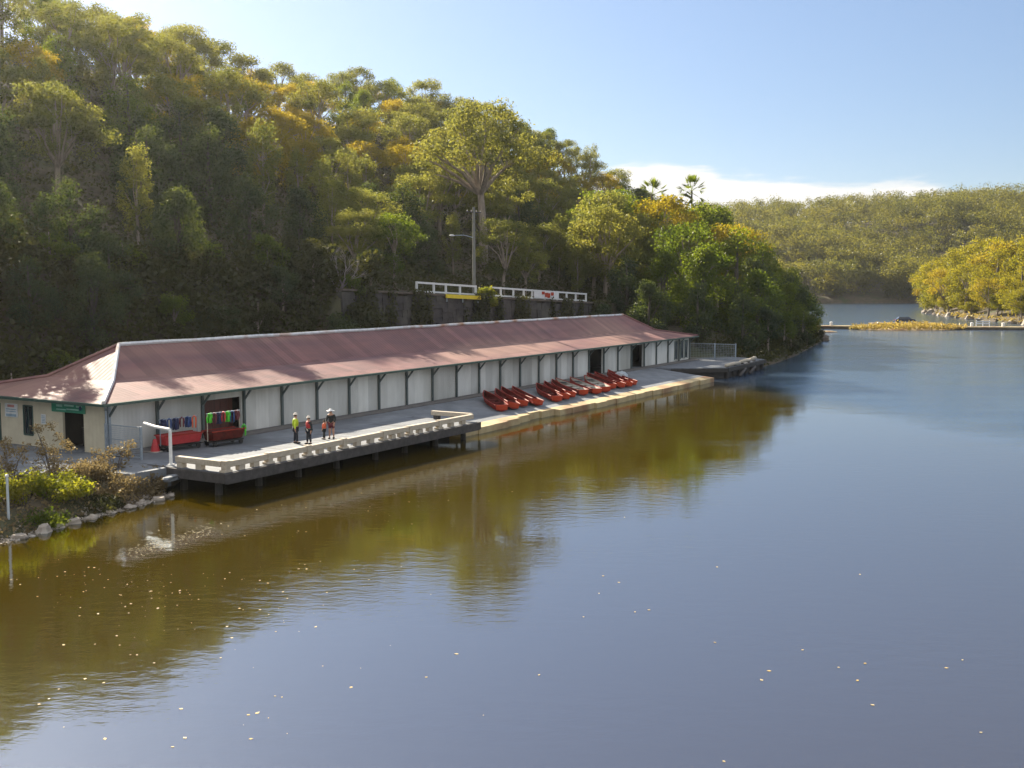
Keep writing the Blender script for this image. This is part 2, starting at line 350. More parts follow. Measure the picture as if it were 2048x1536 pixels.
# ------------------------------------------------------------------ water
def build_water():
    m, nt, N, K = newmat('river_water')
    out = node(nt, 'ShaderNodeOutputMaterial'); b = node(nt, 'ShaderNodeBsdfPrincipled')
    b.inputs['Base Color'].default_value = (0.050, 0.033, 0.0008, 1); b.inputs['IOR'].default_value = 3.1; b.inputs['Specular Tint'].default_value = (0.84, 1.0, 1.17, 1)
    b.inputs['Specular IOR Level'].default_value = 0.62
    K.new(b.outputs[0], out.inputs[0])
    g = node(nt, 'ShaderNodeNewGeometry')
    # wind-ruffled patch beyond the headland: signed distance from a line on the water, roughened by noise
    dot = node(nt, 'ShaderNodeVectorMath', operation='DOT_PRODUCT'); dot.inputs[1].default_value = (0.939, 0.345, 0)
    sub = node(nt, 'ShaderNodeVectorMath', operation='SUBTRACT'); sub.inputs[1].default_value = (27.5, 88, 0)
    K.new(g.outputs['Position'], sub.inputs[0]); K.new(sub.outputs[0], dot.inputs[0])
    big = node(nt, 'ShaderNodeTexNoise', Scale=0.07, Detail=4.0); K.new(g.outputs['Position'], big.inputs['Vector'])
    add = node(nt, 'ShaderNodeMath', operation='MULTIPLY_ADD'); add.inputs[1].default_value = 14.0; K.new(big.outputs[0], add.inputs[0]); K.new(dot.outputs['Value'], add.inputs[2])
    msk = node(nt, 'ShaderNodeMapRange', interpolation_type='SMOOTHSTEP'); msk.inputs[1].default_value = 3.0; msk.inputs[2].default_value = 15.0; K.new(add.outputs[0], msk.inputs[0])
    # small gust streaks nearer in
    mpg = node(nt, 'ShaderNodeMapping'); mpg.inputs['Scale'].default_value = (0.035, 0.11, 1); K.new(g.outputs['Position'], mpg.inputs[0])
    gs = node(nt, 'ShaderNodeTexNoise', Scale=1.0, Detail=3.0); K.new(mpg.outputs[0], gs.inputs['Vector'])
    gm = node(nt, 'ShaderNodeMapRange', interpolation_type='SMOOTHSTEP'); gm.inputs[1].default_value = 0.58; gm.inputs[2].default_value = 0.72; gm.inputs[4].default_value = 0.6; K.new(gs.outputs[0], gm.inputs[0])
    sep = node(nt, 'ShaderNodeSeparateXYZ'); K.new(g.outputs['Position'], sep.inputs[0])
    gy = node(nt, 'ShaderNodeMapRange', interpolation_type='SMOOTHSTEP'); gy.inputs[1].default_value = 60; gy.inputs[2].default_value = 85; K.new(sep.outputs[1], gy.inputs[0])
    gm2 = node(nt, 'ShaderNodeMath', operation='MULTIPLY'); K.new(gm.outputs[0], gm2.inputs[0]); K.new(gy.outputs[0], gm2.inputs[1])
    mx = node(nt, 'ShaderNodeMath', operation='MAXIMUM'); K.new(msk.outputs[0], mx.inputs[0]); K.new(gm2.outputs[0], mx.inputs[1])
    painted_sky = node(nt, 'ShaderNodeMix', data_type='RGBA'); painted_sky.inputs[6].default_value = b.inputs['Base Color'].default_value; painted_sky.inputs[7].default_value = (0.036, 0.062, 0.105, 1); K.new(msk.outputs[0], painted_sky.inputs[0]); K.new(painted_sky.outputs[2], b.inputs['Base Color'])  # bluer base inside the ruffled patch: sky reflection painted into the colour
    ro = node(nt, 'ShaderNodeMapRange'); ro.inputs[3].default_value = 0.035; ro.inputs[4].default_value = 0.16; K.new(mx.outputs[0], ro.inputs[0]); K.new(ro.outputs[0], b.inputs['Roughness'])
    # ripples
    mp = node(nt, 'ShaderNodeMapping'); mp.inputs['Scale'].default_value = (0.9, 1.7, 1); mp.inputs['Rotation'].default_value = (0,0,R(12)); K.new(g.outputs['Position'], mp.inputs[0])
    n1 = node(nt, 'ShaderNodeTexNoise', Scale=1.3, Detail=4.0, Roughness=0.55); K.new(mp.outputs[0], n1.inputs['Vector'])
    n2 = node(nt, 'ShaderNodeTexNoise', Scale=5.5, Detail=3.0); K.new(mp.outputs[0], n2.inputs['Vector'])
    nn = node(nt, 'ShaderNodeMath', operation='MULTIPLY_ADD'); nn.inputs[1].default_value = 0.22; K.new(n2.outputs[0], nn.inputs[0]); K.new(n1.outputs[0], nn.inputs[2])
    n3 = node(nt, 'ShaderNodeTexNoise', Scale=3.2, Detail=2.0); K.new(g.outputs['Position'], n3.inputs['Vector'])
    n3m = node(nt, 'ShaderNodeMath', operation='MULTIPLY'); K.new(n3.outputs[0], n3m.inputs[0]); K.new(mx.outputs[0], n3m.inputs[1])
    n3a = node(nt, 'ShaderNodeMath', operation='MULTIPLY_ADD'); n3a.inputs[1].default_value = 1.6; K.new(n3m.outputs[0], n3a.inputs[0]); K.new(nn.outputs[0], n3a.inputs[2]); nn = n3a
    st = node(nt, 'ShaderNodeMapRange'); st.inputs[3].default_value = 0.05; st.inputs[4].default_value = 0.12; K.new(mx.outputs[0], st.inputs[0])
    lf = node(nt, 'ShaderNodeTexNoise', Scale=0.06, Detail=3.0); K.new(mpg.outputs[0], lf.inputs['Vector']); lf.inputs['Scale'].default_value = 1.7
    lr = node(nt, 'ShaderNodeMapRange'); lr.inputs[1].default_value = 0.35; lr.inputs[2].default_value = 0.68; lr.inputs[3].default_value = 0.35; lr.inputs[4].default_value = 2.0; K.new(lf.outputs[0], lr.inputs[0])
    lm_ = node(nt, 'ShaderNodeMath', operation='MULTIPLY'); K.new(lr.outputs[0], lm_.inputs[0]); K.new(st.outputs[0], lm_.inputs[1])
    bp = node(nt, 'ShaderNodeBump', Distance=0.10); K.new(lm_.outputs[0], bp.inputs['Strength']); K.new(nn.outputs[0], bp.inputs['Height'])
    K.new(bp.outputs[0], b.inputs['Normal'])
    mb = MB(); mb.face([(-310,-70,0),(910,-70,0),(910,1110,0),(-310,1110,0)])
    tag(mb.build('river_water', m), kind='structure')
    mb = MB(); mb.face([(-312,-72,-2.4),(912,-72,-2.4),(912,1112,-2.4),(-312,1112,-2.4)])
    tag(mb.build('riverbed_ground', M['soil']), kind='structure')
build_water()

# ------------------------------------------------------------------ boathouse (local frame x=u, y=-v, z above water)
ZD = 1.2
def build_boathouse():
    r = root('boathouse', L(0,0,0), label='long low white boathouse with a rusty pink hipped roof by the water', cat='boathouse')
    def B(mb, name, m, parent=r, **k): return mb.build(name, m, parent, **k)
    LEN = 85.5; NB = 25; P = LEN/NB
    open_bays = {2: 2.25, 17: 2.55, 20: 2.5}
    # front wall as one mesh with true openings
    w = MB()
    for i in range(NB):
        u0, u1 = i*P, (i+1)*P
        if i in open_bays:
            top = ZD + open_bays[i]
            w.uvbox(u0, u1, -0.12, 0.0, top, 4.02)
            w.uvbox(u0, u0+0.18, -0.12, 0, ZD+.06, top); w.uvbox(u1-0.18, u1, -0.12, 0, ZD+.06, top)
        else: w.uvbox(u0+.002, u1-.002, -0.12, 0.0 + 0.004*(i % 3), ZD+.06, 4.02)
    B(w, 'front_wall', M['wall'])
    # end wall (left): openings for the shopfront, a narrow window and a door
    e = MB(); x0, x1 = 0.0, 0.14
    def seg(v0, v1, z0, z1): e.uvbox(x0, x1, v0, v1, z0, z1)
    T = 4.02
    seg(-1.83,-0.125,ZD,T); seg(-3.57,-1.83,3.3,T); seg(-6.15,-3.57,ZD,T); seg(-6.92,-6.15,3.45,T); seg(-6.92,-6.15,ZD,1.85)
    seg(-9.0,-6.92,ZD,T); seg(-10.0,-9.0,3.5,T); seg(-11.9,-10.0,ZD,T)
    B(e, 'end_wall', M['endwall'])
    bk = MB(); bk.uvbox(0.15, LEN, -12.0, -11.88, ZD, T); bk.uvbox(LEN-.14, LEN, -11.87, -0.125, ZD, T)
    B(bk, 'rear_wall', M['wall'])
    fl = MB(); fl.uvbox(0.05, LEN-.05, -11.86, -0.13, 0.6, ZD+0.03); B(fl, 'floor_slab', M['concrete'])
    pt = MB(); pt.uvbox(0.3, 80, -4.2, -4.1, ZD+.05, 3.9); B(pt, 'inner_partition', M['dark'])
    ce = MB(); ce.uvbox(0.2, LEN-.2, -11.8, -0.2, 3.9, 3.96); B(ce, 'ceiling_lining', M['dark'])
    dr = MB(); u0 = 2*P
    for k in range(7): dr.uvbox(u0+1.0+k*0.34, u0+1.325+k*0.34, -0.9-.02*(k%2), -0.84-.02*(k%2), ZD+.05, ZD+2.2)
    B(dr, 'sliding_door', M['redbrown'])
    # end windows and door leaves set back in their openings
    g = MB(); g.uvbox(0.06, 0.09, -6.9, -6.17, 1.86, 3.44); wd = B(g, 'window', M['glass'])
    fr = MB(); fr.uvbox(-.03, .05, -6.98, -6.9, 1.8, 3.5); fr.uvbox(-.03, .05, -6.17, -6.09, 1.8, 3.5); fr.uvbox(-.035, .05, -6.9, -6.17, 3.44, 3.52); fr.uvbox(-.05, .05, -6.9, -6.17, 1.78, 1.86); fr.uvbox(-.02,.04,-6.55,-6.52,1.86,3.44)
    fr.build('window_frame', M['green'], wd)
    g = MB(); g.uvbox(0.06, 0.1, -9.95, -9.05, ZD+.04, 3.48); d = B(g, 'door', M['green']); h = MB(); h.bar((0.03,9.2,2.2),(0.03,9.2,2.4),.04); h.build('handle', M['steel'], d)
    ci = MB(); ci.uvbox(1.2, 1.9, -3.5, -1.9, ZD+.04, ZD+1.05); ci.uvbox(1.1, 2.0, -3.55, -1.85, ZD+1.06, ZD+1.12); B(ci, 'counter', M['dark'])
    # posts with a knee brace each
    for i in range(1, NB+1):
        u = min(i*P, LEN-.1); mb = MB(); mb.uvbox(u-.075, u+.075, 0.03, 0.17, ZD, 4.0)
        p = B(mb, 'post', M['post'])
        mb = MB(); mb.bar((u, -0.14, 3.25), (u, -0.72, 3.93), 0.10); mb.build('brace', M['post'], p)
    mb = MB(); mb.uvbox(0.02, .17, 0.03, 0.17, ZD, 4.0); p = B(mb, 'post', M['steel']); mb = MB(); mb.bar((.09, -0.14, 3.25), (.09, -0.72, 3.93), 0.10); mb.build('brace', M['post'], p)
    # narrow windows near the far end
    for u in (81.2, 83.1, 84.4):
        mb = MB(); mb.uvbox(u-.32, u+.32, 0.015, 0.05, ZD+.35, 3.5); q = B(mb, 'window', M['glass'])
        f = MB(); f.uvbox(u-.42, u-.33, 0.012, .09, ZD+.25, 3.6); f.uvbox(u+.33, u+.42, 0.012, .09, ZD+.25, 3.6); f.uvbox(u-.33,u+.33,.012,.092,3.5,3.6); f.build('window_frame', M['green'], q)
    # roof: shallow skirt, steeper upper slopes, hipped ends
    def ring(d, z): return [(-.8+d, -(0.8-d), z), (LEN+.8-d, -(0.8-d), z), (LEN+.8-d, 12.8-d, z), (-.8+d, 12.8-d, z)]
    a, b = ring(0, 4.06), ring(3.9, 4.80); ra = (6.0, 6.0, 6.62); rb = (LEN-6.0, 6.0, 6.62)
    mb = MB()
    def quadgrid(p, q, s, t, n, mi):
        p, q, s, t = map(Vector, (p, q, s, t))
        for k in range(n):
            f0, f1 = k/n, (k+1)/n
            mb.face([p.lerp(q,f0), p.lerp(q,f1), t.lerp(s,f1), t.lerp(s,f0)], mi)
    quadgrid(a[0],a[1],b[1],b[0],1,0); quadgrid(a[2],a[3],b[3],b[2],1,0)
    quadgrid(a[1],a[2],b[2],b[1],1,1); quadgrid(a[3],a[0],b[0],b[3],1,1)
    mb.face([b[0],b[1],rb,ra],0); mb.face([b[2],b[3],ra,rb],0); mb.face([b[1],b[2],rb],1); mb.face([b[3],b[0],ra],1)
    lo = [(x,y,z-.07) for x,y,z in a]
    mb.face(lo[::-1], 0)
    for k in range(4): mb.face([lo[k],lo[(k+1)%4],a[(k+1)%4],a[k]],0)
    roof = B(mb, 'roof', [M['roofx'], M['roofy']])
    c = MB(); pts = [Vector(ra).lerp(Vector(rb), k/24) for k in range(25)]
    pts = [p + Vector((0,0,0.06+0.02*math.sin(k*2.1))) for k, p in enumerate(pts)]
    c.tube(pts, 0.13, 6); c.build('ridge_cap', M['cap'], roof)
    for k in range(4):
        c = MB(); up = Vector((0,0,.05)); rr = ra if k in (0,3) else rb
        c.tube([Vector(a[k])+up, Vector(b[k])+up, Vector(rr)+up], 0.12, 6); c.build('hip_cap', M['cap'] if k == 0 else M['roofx'], roof)
    # gutter and fascia
    gu = MB(); e0 = 0.80
    gu.uvbox(-.92, LEN+.92, .803, .92, 3.9, 4.05); gu.uvbox(-.92, LEN+.92, -12.92, -12.803, 3.9, 4.05); gu.uvbox(-.92,-.803,-12.8,.8,3.9,4.048); gu.uvbox(LEN+.803,LEN+.92,-12.8,.8,3.9,4.048)
    B(gu, 'gutter', M['green'])
    so = MB(); so.uvbox(-.8, LEN+.8, .01, .8, 3.955, 3.97); so.uvbox(-.8, -.005, -12.8, 0.0, 3.953, 3.968); B(so, 'soffit', M['cream'])
    pl = MB(); pl.uvbox(-.2, LEN, 0.2, 1.3, 0.9, ZD+.075); B(pl, 'footing', M['plinth'])
    dp = MB(); dp.tube([(-.1,-.1,ZD),(-.1,-.1,3.6),(-.5,-.5,3.9)], .06, 8); B(dp, 'downpipe', M['steel'])
build_boathouse()

def build_annex():
    c = L(9.5, -22.7); d = (L(9.5,-22.7)-L(12.4,-17.7)).normalized(); ang = math.atan2(d.y, d.x)
    r = root('annex_building', (c.x, c.y, 0), ang, 'low brown-roofed building with a pale ridge behind the boathouse, only its top showing', 'building')
    mb = MB(); hw = 3.6; z0, z1 = 3.6, 4.95; x0, x1 = -5.8, 14
    mb.face([(x0,-hw,z0),(x1,-hw,z0),(x1,0,z1),(x0,0,z1)]); mb.face([(x1,hw,z0),(x0,hw,z0),(x0,0,z1),(x1,0,z1)]); mb.face([(x0,hw,z0),(x0,-hw,z0),(x0,0,z1)]); mb.face([(x1,-hw,z0),(x1,hw,z0),(x1,0,z1)])
    rf = mb.build('roof', M['brownroof'], r)
    mb = MB(); mb.tube([(x0+(x1-x0)*k/10,0,z1+.05+.02*(k%2)) for k in range(11)], .1, 6); mb.build('ridge_cap', M['cap'], rf)
    mb = MB(); mb.box(x0+.4,x1-.4,-hw+.5,hw-.5,0.9,3.55); mb.build('wall', M['endwall'], r)
build_annex()

# signs on the end wall
def text_mesh(body, size, m, name, parent, loc, rot, extrude=0.004, align='CENTER'):
    cu = bpy.data.curves.new(name, 'FONT'); cu.body = body; cu.size = size; cu.extrude = extrude; cu.align_x = align; cu.align_y = 'CENTER'
    tmp = bpy.data.objects.new('tmp', cu); COL.objects.link(tmp)
    dg = bpy.context.evaluated_depsgraph_get(); me = bpy.data.meshes.new_from_object(tmp.evaluated_get(dg)); bpy.data.objects.remove(tmp)
    me.materials.clear(); me.materials.append(m); o = link(name, me, parent, loc); o.rotation_euler = rot; return o
def build_signs():
    # local frame at wall; plate faces -x
    r = root('shop_sign', L(-0.02,-3.0,3.57), label='long teal green sign board above the wide shop opening on the end wall', cat='sign')
    mb = MB(); mb.box(-.07,-.005,-1.38,1.38,-.27,.28); mb.build('board', M['sign_green'], r, bevel=.01)
    mb = MB()
    for k, (y, z, w, h) in enumerate([(-.95,.1,.5,.1),(-.1,.12,.8,.09),(.7,.08,.5,.12),(-.4,-.08,1.0,.07),(.55,-.12,.8,.06)]):
        mb.box(-.078,-.0705,y-w/2,y+w/2,z-h/2,z+h/2)
    mb.build('lettering', M['sign_pale'], r)
    mb = MB(); mb.lathe([(0.001,0),(.1,0)],10,(0,0,0)); mb.v[-20:] = [(-.08, -1.05+x*1.2, .02+y*1.3) for x, y, z in mb.v[-20:]]
    mb.build('emblem', M['sign_dark'], r)
    r = root('notice_board', L(-0.02,-7.97,3.15), label='white notice board with pink heading and blue print left of the narrow window', cat='sign')
    mb = MB(); mb.box(-.05,-.005,-.56,.56,-.4,.38); mb.build('panel', M['white'], r, bevel=.008)
    mb = MB(); mb.box(-.058,-.051,-.3,.3,.17,.31); mb.build('heading', M['sign_pink'], r)
    mb = MB(); mb.box(-.058,-.051,-.45,.45,.02,.08); mb.box(-.058,-.051,-.45,.45,-.1,-.05); mb.box(-.058,-.051,-.45,.45,-.36,-.22); mb.build('print_lines', M['sign_blue'], r)
    r = root('wall_notice', L(-0.02,-5.17,2.8), label='small pale paper notice between the narrow window and the shop opening', cat='notice')
    mb = MB(); mb.box(-.03,-.004,-.2,.2,-.28,.28); mb.build('sheet', M['white'], r)
    mb = MB()
    for k in range(5): mb.box(-.035,-.031,-.14,.14,.16-k*.09,.2-k*.09)
    mb.build('print_lines', M['sign_blue'], r)
build_signs()

# ------------------------------------------------------------------ ground slabs
def slabs():
    mb = MB()
    mb.uvbox(-9.5, 0.0, -13.2, 3.2, 0.2, ZD-.012); mb.uvbox(-1.0, 22.3, 1.3, 4.3, -0.8, ZD-.004); mb.uvbox(-3.5,-1.0,3.2,5.9,0.2,ZD-.03)
    tag(mb.build('forecourt_pavement', M['concrete'], None, loc=L(0,0,0), rotz=ANG), kind='structure')
    # boat ramp: slopes from the wall down to its pale edge just above the water
    mb = MB(); n = 24; rnd = random.Random(3)
    u0, u1 = 22.32, 71.2
    zt = lambda v: ZD+.0 - (v-1.3)/(8.6-1.3)*0.82
    for a, b, z0 in ((1.3, 4.0, None), (4.0, 7.25, None)):
        mb.hexa([(u0,-b,-1.6),(u1,-b,-1.6),(u1,-a,-1.6),(u0,-a,-1.6),(u0,-b,zt(b)),(u1,-b,zt(b)),(u1,-a,zt(a)),(u0,-a,zt(a))])
    tag(mb.build('boat_ramp_pavement', M['concrete'], None, loc=L(0,0,0), rotz=ANG), kind='structure')
    mb = MB()
    for k in range(n):
        a = u0 + (u1-u0)*k/n; b = u0 + (u1-u0)*(k+1)/n - .015; e = 8.35 + rnd.uniform(-.12,.15)
        if 3 <= k <= 7: e -= [0.25,.55,.7,.5,.2][k-3]
        za, ze = zt(7.25)+.004, zt(e)+.03
        mb.hexa([(a,-e,-1.6),(b,-e,-1.6),(b,-7.251,-1.6),(a,-7.251,-1.6),(a,-e,ze),(b,-e,ze),(b,-7.251,za),(a,-7.251,za)])
    tag(mb.build('boat_ramp_kerb', M['ramp_edge'], None, loc=L(0,0,0), rotz=ANG), kind='structure')
    # road behind the retaining wall
    mb = MB()
    for k in range(24):
        a, b = 46+k*2.2, 48.2+k*2.2
        za, zb = road_z(a)+.06, road_z(b)+.06
        mb.hexa([(a,15.5,za-1),(b,15.5,zb-1),(b,21.5,zb-1),(a,21.5,za-1),(a,15.5,za),(b,15.5,zb),(b,21.5,zb),(a,21.5,za)])
    tag(mb.build('hillside_road', M['asphalt'], None, loc=L(0,0,0), rotz=ANG), kind='structure')
slabs()

def retaining_wall():
    r = root('retaining_wall', L(38,-14.9,0), label='dark stone retaining wall below the road, behind the boathouse roof', cat='wall')
    mb = MB(); rnd = random.Random(5)
    for k in range(28):
        a, b = k*2.0, k*2.0+1.99; za = road_z(38+a); zb = road_z(38+b); h = 0
        z = 0.8
        while z < min(za, zb)-.45:
            dz = rnd.uniform(.6,.95); x = a
            while x < b-.05:
                w = min(rnd.uniform(.7,1.3), b-x); 
                if b-(x+w) < .35: w = b-x
                y = rnd.uniform(-.16,-.02); zt = min(z+dz, min(za,zb)-.2)
                mb.hexa([(x+.02,y-.25,z+.02),(x+w-.02,y-.25,z+.02),(x+w-.02,.35,z+.02),(x+.02,.35,z+.02),(x+.03,y-.2,zt),(x+w-.03,y-.2,zt),(x+w-.03,.35,zt),(x+.03,.35,zt)])
                x += w
            z += dz
    mb.build('stonework', M['stonewall'], r)
    mb = MB()
    for k in range(28):
        a, b = k*2.0, k*2.0+1.985; za, zb = road_z(38+a)-.2, road_z(38+b)-.2
        mb.hexa([(a,-.42,za),(b,-.42,zb),(b,.4,zb),(a,.4,za),(a,-.42,za+.18),(b,-.42,zb+.18),(b,.4,zb+.18),(a,.4,za+.18)])
    mb.build('coping', M['darkrock'], r)
retaining_wall()
def wall_creeper():
    for a, b, label in ((38.5, 52, 'dark creeper hanging over the left end of the stone wall'), (58, 72, 'dark creeper on the stone wall under the yellow bush'), (76, 94, 'dark creeper on the stone wall below the banner')):
        n = 9000; U = RNG.uniform(a, b, n); T = RNG.random(n); keep = np.sin(U*1.1)*np.sin(U*0.47+1)+0.55-np.abs(T-.45)*1.1 > RNG.random(n)*.5-.1
        U, T = U[keep], T[keep]; c = L(a, -14.6, 0); P = np.array([tuple(L(u, -14.55+abs(RNG.normal(0,.22)), 1.5+t*(road_z(u)-1.2))) for u, t in zip(U, T)]) - np.array(tuple(c))
        m = len(P); s_ = RNG.uniform(.18,.42,m); V, F = cards(P, np.array([SV[0],SV[1],.3])+RNG.normal(size=(m,3))*.6, s_, s_*.7)
        o = link('wall_creeper', nmesh('wall_creeper', V, F, M['under']), None, loc=c); tag(o, label, 'creeper', 'creepers on the stone wall')
wall_creeper()

def road_fence(us, label, name='guard_fence'):
    r = root(name, L(us[0],-15.2,road_z(us[0])), label=label, cat='fence', group='white road fences')
    z0 = road_z(us[0])
    for u in us:
        z = road_z(u)-z0; mb = MB(); mb.box(u-us[0]-.09,u-us[0]+.09,-.09,.09,z-.1,z+1.12); mb.build('post', M['white'], r)
    for h, w in ((1.0,.2),(.14,.16)):
        mb = MB()
        for a, b in zip(us, us[1:]):
            mb.bar((a-us[0],-.13,road_z(a)-z0+h),(b-us[0],-.13,road_z(b)-z0+h),.06,w)
        mb.build('rail', M['white'], r)
road_fence([50.4,53.4,55.6,58.3,61.4], 'white post and rail fence above the dark wall, left of the yellow bush')
road_fence([64.5,66.7,69.5,71.9,73.9,77,80.2,82.7,85.2,88.1], 'white post and rail road fence with a printed banner, right of the yellow bush')
def road_bits():
    u0 = 77.0; r = root('banner', L(73.9,-15.0,road_z(73.9)), label='white banner with orange print tied to the right road fence', cat='banner')
    z0 = road_z(73.9); dz = road_z(80.2)-z0
    mb = MB(); n = 12
    for k in range(n):
        a, b = 6.3*k/n, 6.3*(k+1)/n; y = lambda t: -.02+.03*math.sin(t*3); za, zb = dz*k/n, dz*(k+1)/n
        mb.hexa([(a,y(a)-.02,za+.12),(b,y(b)-.02,zb+.12),(b,y(b),zb+.12),(a,y(a),za+.12),(a,y(a)-.02,za+1.08),(b,y(b)-.02,zb+1.08),(b,y(b),zb+1.08),(a,y(a),za+1.08)])
    mb.build('cloth', M['white'], r)
    mb = MB()
    for x, w, zz, h in ((1.9,.7,.75,.35),(2.7,.8,.55,.5),(3.5,.5,.5,.55),(4.2,.7,.7,.4),(3.3,.4,.3,.2)):
        c = dz*x/6.3; mb.hexa([(x,-.085,c+zz-h/2),(x+w,-.085,c+zz-h/2),(x+w,-.06,c+zz-h/2),(x,-.06,c+zz-h/2),(x,-.085,c+zz+h/2),(x+w,-.085,c+zz+h/2),(x+w,-.06,c+zz+h/2),(x,-.06,c+zz+h/2)])
    mb.build('print', M['orange'], r)
    r = root('kerb_board', L(54.3,-14.35,0), label='bright yellow board along the top of the dark wall under the left fence', cat='barrier')
    mb = MB(); za, zb = road_z(54.3), road_z(61.0)
    mb.hexa([(0,-.1,za-.42),(6.7,-.1,zb-.42),(6.7,0,zb-.42),(0,0,za-.42),(0,-.1,za-.02),(6.7,-.1,zb-.02),(6.7,0,zb-.02),(0,0,za-.02)])
    mb.build('board', M['yellow'], r, bevel=.01)
    mb = MB()
    for x in (.3, 3.3, 6.3): mb.box(x-.05,x+.05,.001,.1,za-.8-.039*x,za-.1-.039*x)
    mb.build('bracket', M['steel'], r)
    # utility pole with a lamp arm
    u = 62.2; z = road_z(u); r = root('utility_pole', L(u,-15.9,z-.3), label='tall grey timber utility pole with a street lamp arm behind the road fence', cat='utility pole')
    mb = MB(); mb.tube([(0,0,0),(0,0,4.5),(0,0,9.9)], [.19,.17,.13], 10); mb.build('shaft', M['pole'], r)
    mb = MB(); mb.bar((-1.0,.3,9.35),(1.0,-.3,9.35),.09,.11); mb.build('crossarm', M['oldwood'], r)
    for k in (-.9,-.35,.35,.9): mb = MB(); mb.lathe([(.001,0),(.05,0),(.06,.06),(.03,.1),(.05,.14),(.001,.17)],8,(k,-k*.3,9.41)); mb.build('insulator', M['cream'], r)
    mb = MB(); mb.tube([(0,0,6.6),(-1.2,.5,6.85),(-2.2,1.0,6.8)], [.05,.045,.04], 7); a = mb.build('lamp_arm', M['steel'], r)
    mb = MB(); mb.ell((-2.55,1.15,6.78),(.42,.2,.1)); mb.build('lamp_head', M['white'], a, smooth=True)
road_bits()

# ------------------------------------------------------------------ wharves
def wharf_near():
    r = root('timber_wharf', L(0,0,0), label='old timber wharf with pale kerb logs beside the boathouse doors', cat='wharf')
    U0, U1, V1 = -1.1, 22.0, 9.75; rnd = random.Random(11)
    mb = MB(); mb.uvbox(U0, U1, 4.32, V1-.02, ZD-.12, ZD); mb.build('deck', M['deck'], r)
    mb = MB(); mb.uvbox(U0-.03, U1, V1-.02, V1+.16, ZD-.55, ZD-.03); mb.uvbox(U0-.18, U0-.002, 4.4, V1+.16, ZD-.5, ZD-.02); mb.uvbox(U1+.002, U1+.16, 4.4, V1+.16, ZD-.5, ZD-.02)
    mb.build('edge_beam', M['oldwood'], r, bevel=.02)
    for k in range(7):
        v = 4.8+k*.75; mb = MB(); mb.uvbox(U0+.1, U1-.1, v-.11, v+.11, ZD-.46, ZD-.125); mb.build('joist', M['pile'], r)
    for u in [-0.7,2.1,5.1,8.4,11.8,15.0,18.3,21.5]:
        for v in (8.9, 6.4):
            x, y = u+rnd.uniform(-.1,.1), -v; mb = MB(); mb.tube([(x,y,-2),(x+rnd.uniform(-.04,.04),y,0.2),(x,y,ZD-.47)], [.2,.19,.17], 9); mb.build('pile', M['pile'], r)
    posts = [-0.9,2.1,5.1,8.1,11.8,14.4,17.6]
    for k, u in enumerate(posts):
        mb = MB(); mb.uvbox(u-.16,u+.16,V1-.32,V1+.02,ZD+.002,ZD+.58); mb.uvbox(u-.28,u+.28,V1-.33,V1+.03,ZD+.004,ZD+.12); mb.build('kerb_post', M['palewood'], r, bevel=.02)
    ends = [-0.9,2.1,5.1,8.1,11.8,14.4,17.6,21.7]
    for a, b in zip(ends, ends[1:]):
        mb = MB(); dz = rnd.uniform(-.03,.03); mb.hexa([(a+.17,-V1+.02,ZD+.24+dz),(b-.17,-V1+.02,ZD+.24),(b-.17,-V1+.34,ZD+.24),(a+.17,-V1+.34,ZD+.24+dz),(a+.17,-V1+.02,ZD+.54+dz),(b-.17,-V1+.02,ZD+.54),(b-.17,-V1+.34,ZD+.54),(a+.17,-V1+.34,ZD+.54+dz)])
        mb.build('kerb_log', M['palewood'], r, bevel=.03)
        n = 2
        for j in range(n):
            u = a+(b-a)*(j+1)/(n+1); mb = MB(); mb.uvbox(u-.2,u+.2,V1-.3,V1-.02,ZD+.002,ZD+.235); mb.build('kerb_block', M['palewood'], r)
    mb = MB(); mb.uvbox(U0+.02,U0+.34,6.3,V1-.34,ZD+.26,ZD+.56); mb.build('kerb_log', M['palewood'], r, bevel=.03)
    for v in (6.6,7.9): mb = MB(); mb.uvbox(U0+.04,U0+.32,v-.2,v+.2,ZD+.002,ZD+.255); mb.build('kerb_block', M['palewood'], r)
    mb = MB(); mb.uvbox(U1-.36,U1-.04,6.2,V1-.36,ZD+.26,ZD+.56); mb.build('kerb_log', M['palewood'], r, bevel=.03)
    for v in (6.6,8.0): mb = MB(); mb.uvbox(U1-.34,U1-.06,v-.2,v+.2,ZD+.002,ZD+.255); mb.build('kerb_block', M['oldwood'], r)
    mb = MB(); mb.uvbox(-1.0,22.2,4.31,4.45,-1.5,ZD-.13); mb.build('back_wall', M['pile'], r)
wharf_near()
